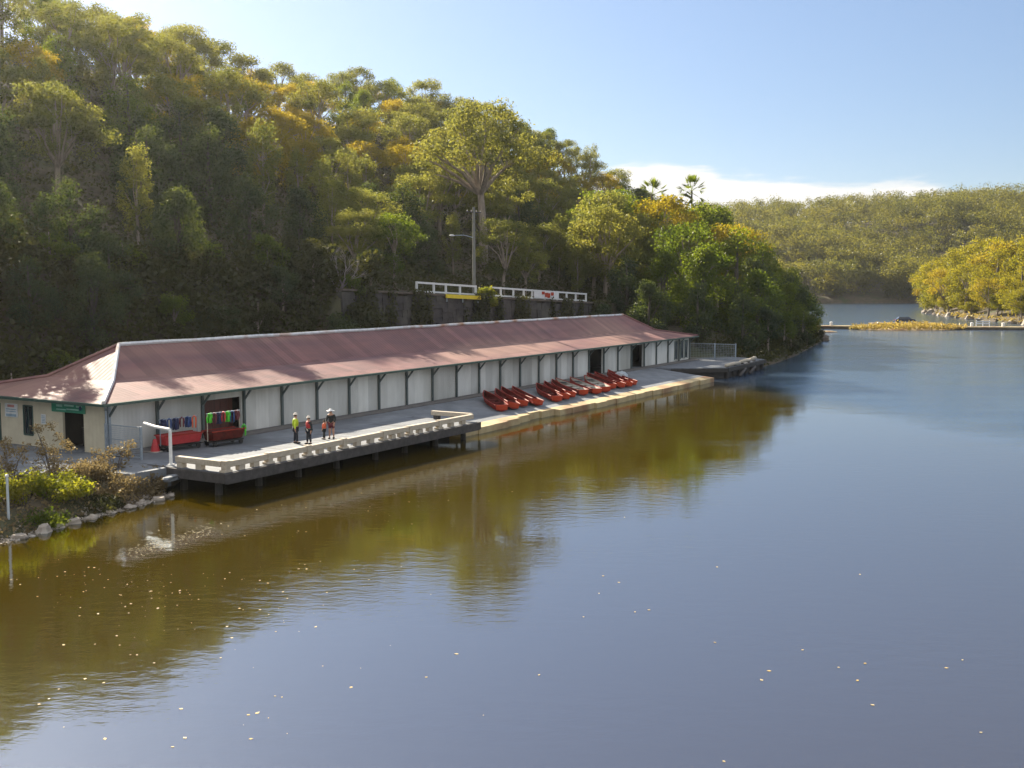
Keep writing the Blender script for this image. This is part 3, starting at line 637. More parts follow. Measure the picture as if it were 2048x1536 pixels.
def wharf_far():
    r = root('far_jetty', L(71.4,0,0), label='dark old jetty with broken pale logs past the far end of the ramp', cat='jetty'); rnd = random.Random(12)
    mb = MB(); mb.hexa([(0,-3.4,ZD-.2),(4.2,-8.2,ZD-.2),(19.5,-7.6,ZD-.2),(21.5,-3.0,ZD-.2),(0,-3.4,ZD),(4.2,-8.2,ZD),(19.5,-7.6,ZD),(21.5,-3.0,ZD)]); mb.hexa([(0,-3.395,ZD-.2),(21.5,-2.995,ZD-.2),(18,-0.2,ZD-.2),(0,-1.31,ZD-.2),(0,-3.395,ZD-.002),(21.5,-2.995,ZD-.002),(18,-0.2,ZD-.002),(0,-1.31,ZD-.002)]); mb.build('deck', M['deck'], r)
    mb = MB(); mb.bar((-.1,-3.5,ZD-.28),(4.2,-8.36,ZD-.28),.2,.4); mb.bar((4.3,-8.34,ZD-.28),(19.6,-7.72,ZD-.28),.22,.4); mb.bar((19.65,-7.6,ZD-.28),(21.6,-3,ZD-.28),.2,.4); mb.build('edge_beam', M['pile'], r)
    for k in range(7):
        x = 4.6+k*2.4; y = -8.1+k*.1
        for yy in (y, y+2.6):
            mb = MB(); mb.tube([(x,yy,-2),(x+rnd.uniform(-.08,.08),yy,0.3),(x,yy,ZD-.2)], [.24,.22,.2], 8); mb.build('pile', M['pile'], r)
    mb = MB(); mb.bar((0.2,-3.2,.2),(4.3,-7.9,.2),.12,1.5); mb.bar((4.4,-7.95,.3),(19.4,-7.3,.3),.1,1.5); mb.build('skirt_boards', M['pile'], r)
    for a, b, z in (((4.4,-8.05),(9.6,-7.9),.2),((9.9,-7.85),(13.6,-7.75),.28),((13.8,-7.8),(16.4,-7.5),.36)):
        mb = MB(); mb.tube([(a[0],a[1],ZD+z),((a[0]+b[0])/2,(a[1]+b[1])/2-.06,ZD+z+.05),(b[0],b[1],ZD+z-.02)], [.17,.2,.16], 8); mb.build('kerb_log', M['palewood'], r, smooth=True)
    for x, y in ((5,-8),(7.5,-7.95),(10.5,-7.85),(13,-7.75),(15.5,-7.6)):
        mb = MB(); mb.box(x-.2,x+.2,y-.15,y+.15,ZD+.002,ZD+.1); mb.build('kerb_block', M['oldwood'], r)
    for k in range(2):
        mb = MB(); mb.tube([(7+k*3.5,-8.75,.1+k*.1),(9.6+k*3.5,-8.6,.75),], [.15,.13], 8); mb.build('brace_log', M['oldwood'], r, smooth=True)
    # mesh fence
    r = root('mesh_fence', L(87,-.5,ZD), label='grey steel mesh fence at the far end of the boathouse by the old jetty', cat='fence', group='steel mesh fences')
    for y in (0.0,-3.2,-5.8): mb = MB(); mb.box(-.07,.07,y-.07,y+.07,0,2.0); mb.build('post', M['steel'], r)
    for z in (.08,1.9): mb = MB(); mb.bar((0,0,z),(0,-5.8,z),.06); mb.build('rail', M['steel'], r)
    mb = MB()
    for k in range(28): mb.bar((.02,-.1-k*.2,.1),(.02,-.1-k*.2,1.88),.018)
    for k in range(9): mb.bar((.03,0,.2+k*.2),(.03,-5.75,.2+k*.2),.018)
    mb.build('wire_mesh', M['steel'], r)
    r = root('mesh_fence', L(-.35,.35,ZD), label='grey mesh gate panel at the near corner of the boathouse', cat='fence', group='steel mesh fences')
    for y in (0,-2.7): mb = MB(); mb.box(-.05,.05,y-.05,y+.05,0,1.75); mb.build('post', M['steel'], r)
    for z in (.1,.95,1.7): mb = MB(); mb.bar((0,0,z),(0,-2.7,z),.045); mb.build('rail', M['steel'], r)
    mb = MB()
    for k in range(27): mb.bar((.02,-.05-k*.1,.1),(.02,-.05-k*.1,1.7),.012)
    for k in range(15): mb.bar((.03,0,.15+k*.1),(.03,-2.7,.15+k*.1),.012)
    mb.build('wire_mesh', M['steel'], r)
    r = root('pipe_barrier', L(-.7,5.6,ZD), label='white bent pipe frame standing at the left corner of the wharf', cat='barrier')
    mb = MB(); mb.tube([(0,0,0),(0,0,1.74),(0.02,.06,1.8)], .085, 9); mb.build('upright', M['white'], r)
    mb = MB(); mb.tube([(0.02,.06,1.8),(.4,1.5,1.8),(.9,2.9,1.84)], .085, 9); mb.build('top_rail', M['white'], r)
    mb = MB(); mb.box(-.14,.14,-.14,.14,0.001,.05); mb.build('base_plate', M['white'], r)
wharf_far()

# ------------------------------------------------------------------ rowing boats on the ramp
def boat_proto(inm, outm, name, seats=True):
    r = root(name, (0,0,0), 0)
    Ls = 5.3; n = 13; hull = MB(); inn = MB(); gun = MB(); rows = []; rows2 = []
    for k in range(n):
        t = k/(n-1); x = t*Ls
        b = 0.60*(1-max(0,(t-.45)/.55)**2.2)*(0.86+0.14*min(1,t/.35)); b = max(b, .03)
        zs = .46 + .22*max(0,(t-.35)/.65)**2 + .03*(1-t); zk = .0 + .16*max(0,(t-.6)/.4)**2
        rows.append([(x,-b,zs),(x,-b*.8,zk+.1),(x,0,zk),(x,b*.8,zk+.1),(x,b,zs)])
        bi = max(b-.04,.005); rows2.append([(min(x+.04,Ls-.06),-bi,zs-.005),(min(x+.04,Ls-.06),-bi*.8,zk+.13),(min(x+.04,Ls-.06),0,zk+.06),(min(x+.04,Ls-.06),bi*.8,zk+.13),(min(x+.04,Ls-.06),bi,zs-.005)])
    for a, b in zip(rows, rows[1:]):
        for j in range(4): hull.face([a[j],a[j+1],b[j+1],b[j]])
    hull.face(rows[0][::-1])
    for a, b in zip(rows2, rows2[1:]):
        for j in range(4): inn.face([a[j],b[j],b[j+1],a[j+1]])
    inn.face(rows2[0])
    hull.build('hull', M[outm], r); inn.build('lining', M[inm], r)
    for s in (0, 4): gun.tube([Vector(q[s])+Vector((0,0,.01)) for q in rows], .035, 6)
    gun.tube([Vector(rows[0][0]),Vector(rows[0][4])], .035, 6); gun.build('gunwale', M[outm], r)
    st = MB(); st.box(-.06,.0,-.44,.44,.14,.5); st.build('transom', M['orange'] if outm == 'red' else M[outm], r)
    for x, w in ((.55,.42),(1.9,.28),(3.1,.26)):
        k = int(x/Ls*(n-1)); b = abs(rows[k][0][1])-.03; mb = MB(); mb.box(x-w/2,x+w/2,-b,b,.33,.36); mb.build('thwart', M['cream'] if inm == 'cream' else M['redin'], r)
    if inm == 'cream':
        mb = MB(); mb.box(3.45,4.1,-.28,.28,.50,.53); mb.build('bow_cover', M['black'], r)
    else:
        mb = MB(); mb.ell((1.3,.25,.30),(.2,.12,.1),8,6); mb.build('cushion', M['redin'], r)
    return r
def boats():
    A = boat_proto('redin', 'red', 'rowing_boat'); C = boat_proto('cream', 'red', 'rowing_boat')
    direction = math.atan2(4.0, 3.3)   # in local x=u, y=-v : bow up the ramp
    us = [31.4,32.9,34.6,36.2, 39.7,41.2,42.7, 45.2,47.1,49.0, 51.3,52.7,54.1,55.5]
    ordn = ['first','second','third','fourth','fifth','sixth','seventh','eighth','ninth','tenth','eleventh','twelfth','thirteenth','last']
    usedA = usedC = False; rnd = random.Random(4)
    zt = lambda v: ZD - (v-1.3)/(8.6-1.3)*0.82
    for i, u in enumerate(us):
        cr = i in (7, 8, 9); P = C if cr else A
        first = (cr and not usedC) or (not cr and not usedA)
        o = P if first else copy_tree(P)
        if cr: usedC = True
        else: usedA = True
        v = 6.15 - (0.25 if i > 9 else 0) + rnd.uniform(-.3,.25)
        o.location = L(u, v, zt(v)+.03)
        yaw = ANG + direction + rnd.uniform(-.09,.09); slope = 0.082
        roll = [.0,.22,.2,.24,.05,.24,.22,.0,.03,-.04,.05,.2,.22,.2][i]
        mz = Matrix.Rotation(yaw,4,'Z') @ Matrix.Rotation(-slope,4,'Y') @ Matrix.Rotation(roll,4,'X')
        o.rotation_euler = mz.to_euler()
        if roll > .1: o.location.z += .06
        if cr: lab = 'red rowing boat with cream seats and dark bow cover, %s of the cream-seated boats' % {7:'left one',8:'middle one',9:'right one'}[i]
        else: lab = 'red rowing boat drawn up on the ramp, %s boat from the left in the row' % ordn[i]
        tag(o, lab, 'boat', 'rowing boats drawn up on the ramp')
    r = root('upturned_dinghy', L(59.6,2.9,zt(2.9)+.02), ANG+.35, 'pale aluminium dinghy lying upside down right of the red boats', 'boat')
    mb = MB(); n = 12; rows = []
    for k in range(n):
        t = k/(n-1); x = t*3.9-1.9; b = .74*(1-max(0,(t-.45)/.55)**2.4); b = max(b,.03); z = .62-.1*max(0,(t-.6)/.4)
        rows.append([(x,-b,.02),(x,-b*.95,.3),(x,-b*.55,z-.06),(x,0,z),(x,b*.55,z-.06),(x,b*.95,.3),(x,b,.02)])
    for a, b in zip(rows, rows[1:]):
        for j in range(6): mb.face([a[j],b[j],b[j+1],a[j+1]])
    mb.face(rows[0]); mb.build('hull', M['alu'], r)
    mb = MB(); mb.tube([(q[3][0],0,q[3][2]+.01) for q in rows],.03,6); mb.build('keel', M['alu'], r)
    mb = MB(); [mb.tube([(q[j][0],q[j][1],.03) for q in rows],.03,6) for j in (0,6)]; mb.build('gunwale', M['steel'], r)
boats()

# ------------------------------------------------------------------ trolleys, life jackets, people
def vest_mesh(w=.46, h=.58, t=.07):
    """a life jacket hung over a rail: front and back panels with arm holes, joined at the shoulders"""
    mb = MB()
    prof = [(.5,-1.0),(.5,-.45),(.36,-.3),(.36,-.06),(.44,.0)]
    for s in (-1, 1):
        y0 = s*.05; y1 = s*(.05+t)
        for side in (-1, 1):
            for (a, za), (b, zb) in zip(prof, prof[1:]):
                xi = .02 if za < -.3 else .13
                p = [(side*xi*w, y0, za*h), (side*a*w, y0, za*h), (side*b*w, y0, zb*h), (side*xi*w, y0, zb*h)]
                q = [(x, y1 + s*.02*math.sin(abs(z)*9), z) for x, _, z in p]
                mb.hexa([p[0],p[1],q[1],q[0],p[3],p[2],q[2],q[3]])
    for side in (-1, 1):
        mb.box(min(side*.13*w,side*.44*w), max(side*.13*w,side*.44*w), -.05, .05, -.02, .05)
    return mb
def trolleys():
    specs = [(3.35, 1.85, 'left', 2.05), (5.85, 2.75, 'right', 1.9)]
    jackets = {0: [('navy','navy'),('blue','blue'),('navy','dark blue'),('maroon','maroon'),('blue','mid blue'),('orangefab','orange')],
               1: [('lime','bright green'),('maroon','dark red'),('navy','navy'),('redfab','red'),('lime','bright green'),('blue','blue'),('maroon','maroon')]}
    for i, (u, v, side, wd) in enumerate(specs):
        o = L(u, v, ZD); r = root('equipment_trolley', o, ANG-.12, 'red tub trolley with a rail of hanging life jackets, %s' % ('nearest the white pipe frame' if i == 0 else 'nearest the dark doorway'), 'trolley', 'life jacket trolleys')
        mb = MB(); x0, x1 = -wd*.6, wd*.6
        mb.hexa([(x0+.12,-.38,.34),(x1-.12,-.38,.34),(x1-.12,.38,.34),(x0+.12,.38,.34),(x0,-.48,.86),(x1,-.48,.86),(x1,.48,.86),(x0,.48,.86)]); mb.build('tub', M['redfab'] if i == 0 else M['redin'], r, bevel=.04)
        mb = MB(); mb.box(x0-.04,x1+.04,-.52,-.46,.84,.9); mb.box(x0-.04,x1+.04,.46,.52,.84,.9); mb.build('rim', M['red'], r)
        mb = MB(); mb.box(x0+.05,x1-.05,-.4,.4,.22,.3); mb.build('chassis', M['black'], r)
        for x in (x0+.25, x1-.25):
            for y in (-.38,.38):
                mb = MB(); mb.tube([(x,y-.05,.13),(x,y+.05,.13)], .13, 12); mb.build('wheel', M['black'], r)
        zr = 1.75 + .12*i
        for x in (x0+.02, x1-.02): mb = MB(); mb.tube([(x,0,.3),(x,0,zr)], .03, 7); mb.build('upright', M['steel'] if i == 0 else M['palewood'], r)
        mb = MB(); mb.tube([(x0-.05,0,zr),(x1+.05,0,zr)], .028, 7); mb.build('rail', M['steel'], r)
        rm = Matrix.Rotation(ANG-.12, 3, 'Z'); n = len(jackets[i])
        for k, (mk, cn) in enumerate(jackets[i]):
            x = x0+.2+(x1-x0-.4)*k/(n-1)
            p = o + rm @ Vector((x, 0, zr-.02)); mb = vest_mesh(h=.5+.06*(k%3))
            j = mb.build('life_jacket', M[mk], None, loc=p, rotz=ANG-.12+(.9 if k % 2 else .55), bevel=.02)
            tag(j, '%s life jacket hanging on the %s trolley rail, %s in its row' % (cn, side, ['leftmost','second','third','fourth','fifth','sixth','seventh'][k]), 'life jacket', 'life jackets on the trolleys')
        if i == 1:
            p = o + rm @ Vector((x1+.22, -.1, 1.0)); mb = vest_mesh(h=.62, w=.5)
            j = mb.build('life_jacket', M['lime'], None, loc=p, rotz=ANG+.7, bevel=.02)
            tag(j, 'bright green life jacket hanging low at the doorway end of the right trolley', 'life jacket', 'life jackets on the trolleys')
            mb = MB(); mb.tube([(x1-.02,0,1.0),(x1+.22,-.1,1.02),(x1+.36,-.16,1.02)], .02, 6); mb.build('hook', M['steel'], r)
    r = root('dock_cone', L(1.9,1.55,ZD), ANG, 'faded red cone with a pale base standing left of the tub trolleys', 'cone')
    mb = MB(); mb.lathe([(.26,.05),(.2,.3),(.1,.68),(.07,.72),(.001,.72)],14); mb.build('body', M['redfab'], r, smooth=True)
    mb = MB(); mb.box(-.3,.3,-.3,.3,0,.05); mb.build('base', M['cream'], r, bevel=.01)
trolleys()

def skin_mesh(name, verts, edges, radii, m, parent, rootv=0, sub=1):
    me = bpy.data.meshes.new(name); me.from_pydata(verts, edges, []); me.update()
    o = bpy.data.objects.new(name, me); COL.objects.link(o)
    md = o.modifiers.new('skin', 'SKIN'); md.use_smooth_shade = True
    for i, rr in enumerate(radii):
        d = me.skin_vertices[0].data[i]; d.radius = (rr, rr) if not isinstance(rr, tuple) else rr; d.use_root = (i == rootv)
    s = o.modifiers.new('sub', 'SUBSURF'); s.levels = sub; s.render_levels = sub
    dg = bpy.context.evaluated_depsgraph_get(); dg.update()
    ev = bpy.data.meshes.new_from_object(o.evaluated_get(dg)); bpy.data.objects.remove(o)
    ev.materials.clear(); ev.materials.append(m)
    return link(name, ev, parent)
def person(loc, yaw, h, label, top, legs, hatm, vest=None, lean=0.0, arms=((.25,-.05,.82),(-.25,-.05,.82)), shorts=False, brim=.2, stride=.1, vest2=None):
    """faces +y; hands given as (x,y,z) fractions of the height"""
    r = root('person', loc, yaw, label, 'person', None)
    s = h
    def S(x, y, z): return (x*s, y*s + lean*max(0, z-.5)*s, z*s)
    V = [S(0,0,.53), S(0,-.005,.62), S(0,0,.74), S(0,0,.82), S(0,.005,.865), S(0,.012,.91), S(0,.012,.955), S(0,.06,.925)]
    E = [(0,1),(1,2),(2,3),(3,4),(4,5),(5,6),(5,7)]; Rr = [.082,.076,.092,.075,.033,.05,.046,.012]
    Rr = [x*s for x in Rr]
    sh = {}; 
    for sg, hand in ((1, arms[0]), (-1, arms[1])):
        i = len(V); sx = sg*.105; hx, hy, hz = hand; hz = hz*.6
        el = ((sx*1.25+hx)/2+sg*.02, hy*.3-.02, (.80+hz)/2)
        V += [S(sx,0,.80), S(*el), S(hx,hy,hz), S(hx,hy+.012,hz-.035)]; E += [(3,i),(i,i+1),(i+1,i+2),(i+2,i+3)]; Rr += [.04*s,.029*s,.02*s,.021*s]
        sh[sg] = (S(sx,0,.80), S(*el), S(hx,hy,hz))
        for f in range(4):   # four fingers and a thumb
            k = len(V); fx = hx+(f-1.5)*.0115; ln = (.045,.052,.05,.04)[f]
            V += [S(fx,hy+.014,hz-.05), S(fx,hy+.022,hz-.05-ln*.55), S(fx,hy+.036,hz-.05-ln)]; E += [(i+3,k),(k,k+1),(k+1,k+2)]; Rr += [.0052*s,.0048*s,.004*s]
        k = len(V); V += [S(hx-sg*.024,hy+.02,hz-.03), S(hx-sg*.034,hy+.03,hz-.055)]; E += [(i+2,k),(k,k+1)]; Rr += [.0062*s,.005*s]
    lg = {}
    for sg in (1,-1):
        i = len(V); st = stride*sg*.5
        V += [S(sg*.052,0,.50), S(sg*.058,st*.4+.012,.28), S(sg*.06,st*.8,.05), S(sg*.065,st*.8+.075,.018)]; E += [(0,i),(i,i+1),(i+1,i+2),(i+2,i+3)]; Rr += [.062*s,.04*s,.026*s,.02*s]
        lg[sg] = V[i:i+4]
    skin_mesh('body', V, E, Rr, M['skin'], r)
    def chain(name, pts, rad, edges, m): return skin_mesh(name, pts, edges, [x*s for x in rad], m, r)
    T = [S(0,0,.50), S(0,-.005,.62), S(0,0,.74), S(0,0,.815), sh[1][0], sh[1][1], sh[-1][0], sh[-1][1]]
    wr = [tuple(Vector(sh[g][1]).lerp(Vector(sh[g][2]), .85)) for g in (1,-1)]; T += wr
    chain('shirt', T, [.092,.088,.104,.078,.05,.038,.05,.038,.028,.028], [(0,1),(1,2),(2,3),(3,4),(4,5),(3,6),(6,7),(5,8),(7,9)], M[top])
    Lp = [S(0,0,.53)]; Le = []; Lr = [.095]
    for g in (1,-1):
        i = len(Lp); q = lg[g]; kn = q[1] if not shorts else tuple(Vector(q[0]).lerp(Vector(q[1]), .8))
        Lp += [q[0], kn]; Le += [(0,i),(i,i+1)]; Lr += [.072,.052]
        if not shorts: Lp.append(tuple(Vector(q[1]).lerp(Vector(q[2]), .93))); Le.append((i+1,i+2)); Lr.append(.038)
    chain('shorts' if shorts else 'trousers', Lp, Lr, Le, M[legs])
    for g in (1,-1):
        a, b = Vector(lg[g][2]), Vector(lg[g][3]); mb = MB(); c = (a+b)/2; mb.ell((c.x,c.y,.03*s),(.035*s,.085*s,.03*s),10,6); mb.build('shoe', M['black'], r, smooth=True)
    hc = Vector(S(0,.012,.945)); hr = MB(); hr.ell((hc.x,hc.y-.014*s,hc.z),(.052*s,.056*s,.058*s),12,8); hr.build('hair', M['hair'], r, smooth=True)
    fc = MB()
    for g in (1,-1): fc.ell((hc.x+g*.018*s, hc.y+.052*s, hc.z-.012*s),(.006*s,.004*s,.004*s),6,4)
    fc.ell((hc.x, hc.y+.05*s, hc.z-.052*s),(.014*s,.005*s,.003*s),6,4); fc.build('eyes_and_mouth', M['hair'], r)
    if hatm:
        mb = MB(); mb.lathe([(brim*s*.5,.0),(brim*s*.46,.008*s),(.062*s,.012*s),(.058*s,.045*s),(.035*s,.062*s),(.001,.065*s)],16,(hc.x,hc.y-.005*s,hc.z+.014*s)); mb.build('hat', M[hatm], r, smooth=True)
    if vest:
        Tt = [S(0,.0,.55), S(0,0,.64), S(0,0,.74), S(0,0,.80), S(.075,0,.815), S(-.075,0,.815)]
        chain('life_vest', Tt, [.098,.112,.122,.09,.05,.05], [(0,1),(1,2),(2,3),(3,4),(3,5)], M[vest])
        if vest2: mb = MB(); mb.ell(S(.05,.01,.62),(.075*s,.115*s,.085*s),10,8); mb.build('side_panel', M[vest2], r, smooth=True)
    return r
G4 = 'people standing on the wharf'
pp = [person(L(8.25,6.0,ZD), ANG-2.3, 1.74, 'person in a yellow-green jacket and pale cap, behind the one in a red vest', 'hivis', 'darkblue', 'hat', vest='hivis', brim=.15),
      person(L(8.42,6.85,ZD), ANG+1.2, 1.60, 'person in a red vest and black trousers with a pale hat, legs apart', 'blackfab', 'darkblue', 'hat', vest='redfab', brim=.16, arms=((.19,.0,.8),(-.19,.02,.8))),
      person(L(10.35,6.35,ZD), ANG+.6, 1.16, 'small child in a bulky orange and red vest beside the adult in black', 'orangefab', 'blackfab', None, vest='orangefab', vest2='redfab', arms=((.2,.08,.9),(-.2,.08,.9))),
      person(L(10.85,6.5,ZD), ANG+1.9, 1.75, 'person in a black jacket and wide white hat bending towards a child', 'blackfab', 'maroon', 'white', lean=.12, shorts=True, brim=.27, arms=((.12,.2,.95),(-.15,.16,.9)))]
for p in pp: p['group'] = G4

# ------------------------------------------------------------------ trees
def limbs(mb, start, targets, r0, rnd, n=6):
    for t in targets:
        a = Vector(start); b = Vector(t); m1 = a.lerp(b,.4)+Vector((rnd.uniform(-.4,.4),rnd.uniform(-.4,.4),.5)); m2 = a.lerp(b,.75)+Vector((rnd.uniform(-.3,.3),rnd.uniform(-.3,.3),.3))
        mb.tube([a,m1,m2,b],[r0,r0*.7,r0*.45,r0*.2],n,cap=False)
        for q in range(2):
            c = m2+Vector((rnd.uniform(-1.3,1.3),rnd.uniform(-1.3,1.3),rnd.uniform(.2,1.2))); mb.tube([m1.lerp(m2,.5),c],[r0*.4,r0*.1],4,cap=False)
def proto(kind, seed):
    rnd = random.Random(seed); blobs = []; tr = MB(); bark = M['bark']; leaf = 'gum'; n = 3000; size = .42
    if kind == 'gum':       # tall open gum: spreading limbs, flattened leaf clumps at their ends
        H = 15.0; fork = 5.0; k = 16
        for i in range(k):
            a = i*2.4+rnd.uniform(-.4,.4); rr = 4.9*math.sqrt((i+.5)/k); z = H-1.3-rr*rr*.15-rnd.uniform(0,2.4)
            s = rnd.uniform(1.0,1.75); blobs.append((rr*math.cos(a),rr*math.sin(a),z,s*1.25,s*1.25,s*.72))
        for i in range(11):
            a = rnd.uniform(0,6.28); rr = rnd.uniform(1.2,4.4); blobs.append((rr*math.cos(a),rr*math.sin(a),rnd.uniform(4.2,10.0),1.35,1.35,.95))
        lean = (rnd.uniform(-.5,.5), rnd.uniform(-.5,.5)); tr.tube([(0,0,-1),(lean[0]*.3,lean[1]*.3,3.5),(lean[0],lean[1],fork)],[.36,.28,.2],8)
        limbs(tr,(lean[0],lean[1],fork-.5),[b[:3] for b in blobs[:16:2]],.15,rnd); n = 8500; size = .31
    elif kind == 'dome':    # broad umbrella dome
        H = 12.5
        for i in range(22):
            a = i*2.4+rnd.uniform(-.3,.3); rr = 4.7*math.sqrt((i+.3)/22); z = H-1.0-rr*rr*.17+rnd.uniform(-.4,.4); s = rnd.uniform(.9,1.35); blobs.append((rr*math.cos(a),rr*math.sin(a),z,s*1.2,s*1.2,s*.75))
        for i in range(9):
            a = rnd.uniform(0,6.28); rr = rnd.uniform(1,3.8); blobs.append((rr*math.cos(a),rr*math.sin(a),rnd.uniform(3.5,8),1.3,1.3,1.0))
        tr.tube([(0,0,-1),(.2,.1,3),(0,0,6)],[.3,.24,.18],8); limbs(tr,(0,0,5.5),[b[:3] for b in blobs[::4]],.13,rnd); n = 8200; size = .28; leaf = 'gold'
    elif kind == 'dense':   # rounded, leafy to the ground
        H = 13.0
        for i in range(26):
            t = rnd.random(); a = i*2.4; z = 1.5+t*10.3; rr = (3.9*math.sin(math.pi*min(1,(t*.78+.2)))+.2)*rnd.uniform(.35,1.0); s = rnd.uniform(1.1,1.9); blobs.append((rr*math.cos(a),rr*math.sin(a),z,s,s,s*.95))
        tr.tube([(0,0,-1),(.1,.1,5),(0,0,11)],[.34,.25,.1],7); limbs(tr,(0,0,4),[b[:3] for b in blobs[::5]],.1,rnd); n = 7800; size = .30; leaf = 'dense'; bark = M['darkbark']
    elif kind == 'wispy':   # tall narrow crown with drooping sprays
        H = 14.5
        for i in range(18):
            t = (i+.5)/18; a = i*2.4; z = 4.2+t*9.8; rr = 2.4*(1-abs(t-.4))*rnd.uniform(.4,1); s = rnd.uniform(.75,1.3); blobs.append((rr*math.cos(a),rr*math.sin(a),z,s*.9,s*.9,s*1.25))
        tr.tube([(0,0,-1),(.15,0,6),(0,.1,13)],[.25,.17,.05],7); limbs(tr,(.1,0,5),[b[:3] for b in blobs[::4]],.08,rnd); n = 4800; size = .28; leaf = 'gumlight'
    elif kind == 'big':     # one very large gum with pale spreading boughs
        H = 22.0
        for i in range(34):
            a = i*2.4+rnd.uniform(-.3,.3); rr = 8.2*math.sqrt((i+.5)/34); z = H-1.4-rr*rr*.085-rnd.uniform(0,3.0); s = rnd.uniform(1.3,2.1); blobs.append((rr*math.cos(a),rr*math.sin(a),z,s*1.2,s*1.2,s*.72))
        for i in range(10):
            a = rnd.uniform(0,6.28); rr = rnd.uniform(3,7.5); blobs.append((rr*math.cos(a),rr*math.sin(a),rnd.uniform(10,15),1.5,1.5,1.0))
        tr.tube([(0,0,-1),(.2,.1,5),(0,.4,10)],[.62,.5,.38],10); limbs(tr,(0,.4,9.5),[b[:3] for b in blobs[::3]],.26,rnd,7); n = 16000; size = .33; leaf = 'gum'
    elif kind == 'bushy':   # small round-topped tree
        H = 7.5
        for i in range(16):
            t = rnd.random(); a = i*2.4; z = 1.4+t*5.2; rr = 2.5*math.sin(math.pi*(.25+t*.65))*rnd.uniform(.3,1); s = rnd.uniform(.75,1.25); blobs.append((rr*math.cos(a),rr*math.sin(a),z,s,s,s*.85))
        tr.tube([(0,0,-.6),(.1,0,2.5),(0,0,5.5)],[.2,.15,.06],7); limbs(tr,(0,0,2),[b[:3] for b in blobs[::4]],.07,rnd); n = 4600; size = .25; leaf = 'green_leaf'
    V, F = foliage(blobs, n, size)
    cm = nmesh(kind+'_crown', V, F, M[leaf])
    tm = bpy.data.meshes.new(kind+'_trunk'); tm.from_pydata(tr.v, [], tr.f); tm.update(); tm.materials.append(bark); tm.polygons.foreach_set('use_smooth', [True]*len(tm.polygons))
    return dict(crown=cm, trunk=tm, H=H, leaf=leaf)
PROTO = {}
for kind, cnt in (('gum',4),('dome',3),('dense',3),('wispy',2),('big',1),('bushy',2)):
    PROTO[kind] = [proto(kind, 100+7*i+len(kind)) for i in range(cnt)]
TREES = []   # (root, look, zone, px)
def tree(kind, loc, h, look, zone, name='gum_tree', leaf=None, group='trees on the hillside', wide=1.0, idx=None, rz=None):
    pr = PROTO[kind][random.randrange(len(PROTO[kind])) if idx is None else idx]; s = h/pr['H']
    r = root(name, loc, random.uniform(0,6.28) if rz is None else rz, None, 'tree', group); r.scale = (s*wide, s*wide, s)
    t = link('trunk', pr['trunk'], r); c = link('crown', pr['crown'], r)
    if leaf and leaf != pr['leaf']: c.material_slots[0].link = 'OBJECT'; c.material_slots[0].material = M[leaf]
    p = project(Vector(loc)+Vector((0,0,h*.75))); TREES.append((r, look, zone, p[0])); return r

LOOK = {'gum':'open gum tree with clumped olive crown','dome':'broad-domed tree with golden-topped crown','dense':'dense dark leafy tree','wispy':'slender wispy light-olive tree','bushy':'small round bushy tree'}
TAKEN = []
def hill_trees():
    rnd = random.Random(21); row = 0
    v = -24.0
    while v > -104:
        row += 1; du = 8.2 if v > -60 else 8.8; u = -30 + (row % 2)*4
        while u < 262:
            uu = u+rnd.uniform(-2.6,2.6); vv = v+rnd.uniform(-2.4,2.4); u += du
            lim = shore(uu)-3
            if vv > lim or (uu > 205 and vv < -60): continue
            g = ground(uu, vv); p = L(uu, vv, g); px, py, d = project(p+Vector((0,0,9)))
            shade = (18 < uu < 60 and vv < -70)
            if not (-55 < px < 1700) and not shade: continue
            if any((uu-a)**2+(vv-b)**2 < c*c for a, b, c in TAKEN) or (vv > -27 and uu < 62): continue
            t = rnd.random(); upper = (-v-24)/80
            if upper < .33 and px < 640: kind = 'dense' if t < .75 else ('wispy' if t < .88 else 'gum')
            elif upper < .33: kind = 'gum' if t < .45 else ('dense' if t < .65 else 'wispy')
            elif 200 < px < 760 and upper < .9: kind = 'dome' if t < .5 else ('gum' if t < .82 else 'dense')
            else: kind = 'gum' if t < .6 else ('dome' if t < .78 else ('dense' if t < .86 else 'wispy'))
            h = {'gum':rnd.uniform(11,14.5),'dome':rnd.uniform(9,11.5),'dense':rnd.uniform(9,12),'wispy':rnd.uniform(10,13)}[kind]
            if v > -34 and u < 110: h *= .8
            if vv < -92: h *= .9
            look = LOOK[kind]; leaf = None
            if kind == 'gum' and rnd.random() < .4: leaf = 'gumlight'; look = 'open gum tree with pale crown'
            if kind == 'dense' and upper > .33: leaf = 'green_leaf'; look = 'dense mid-green leafy tree'
            zone = 'just behind the boathouse roof' if upper < .15 else 'on the lower hillside' if upper < .36 else 'on the middle hillside' if upper < .62 else 'on the upper hillside' if upper < .86 else 'on the skyline crest'
            if uu > 130 and upper < .4: zone = 'on the headland slope'
            tree(kind, p-Vector((0,0,.3)), h, look, zone, {'gum':'gum_tree','dome':'wattle_tree','dense':'dense_tree','wispy':'wispy_tree'}[kind], leaf)
        v -= 8.0 if v > -60 else 8.8
TAKEN += [(95,-35,8),(50,-19,5),(72,-25,5)]
tree('big', L(95,-35,ground(95,-35)-.3), 25.5, 'very large gum tree with pale spreading boughs', 'above the right road fence', 'gum_tree', rz=1.1)
hill_trees()
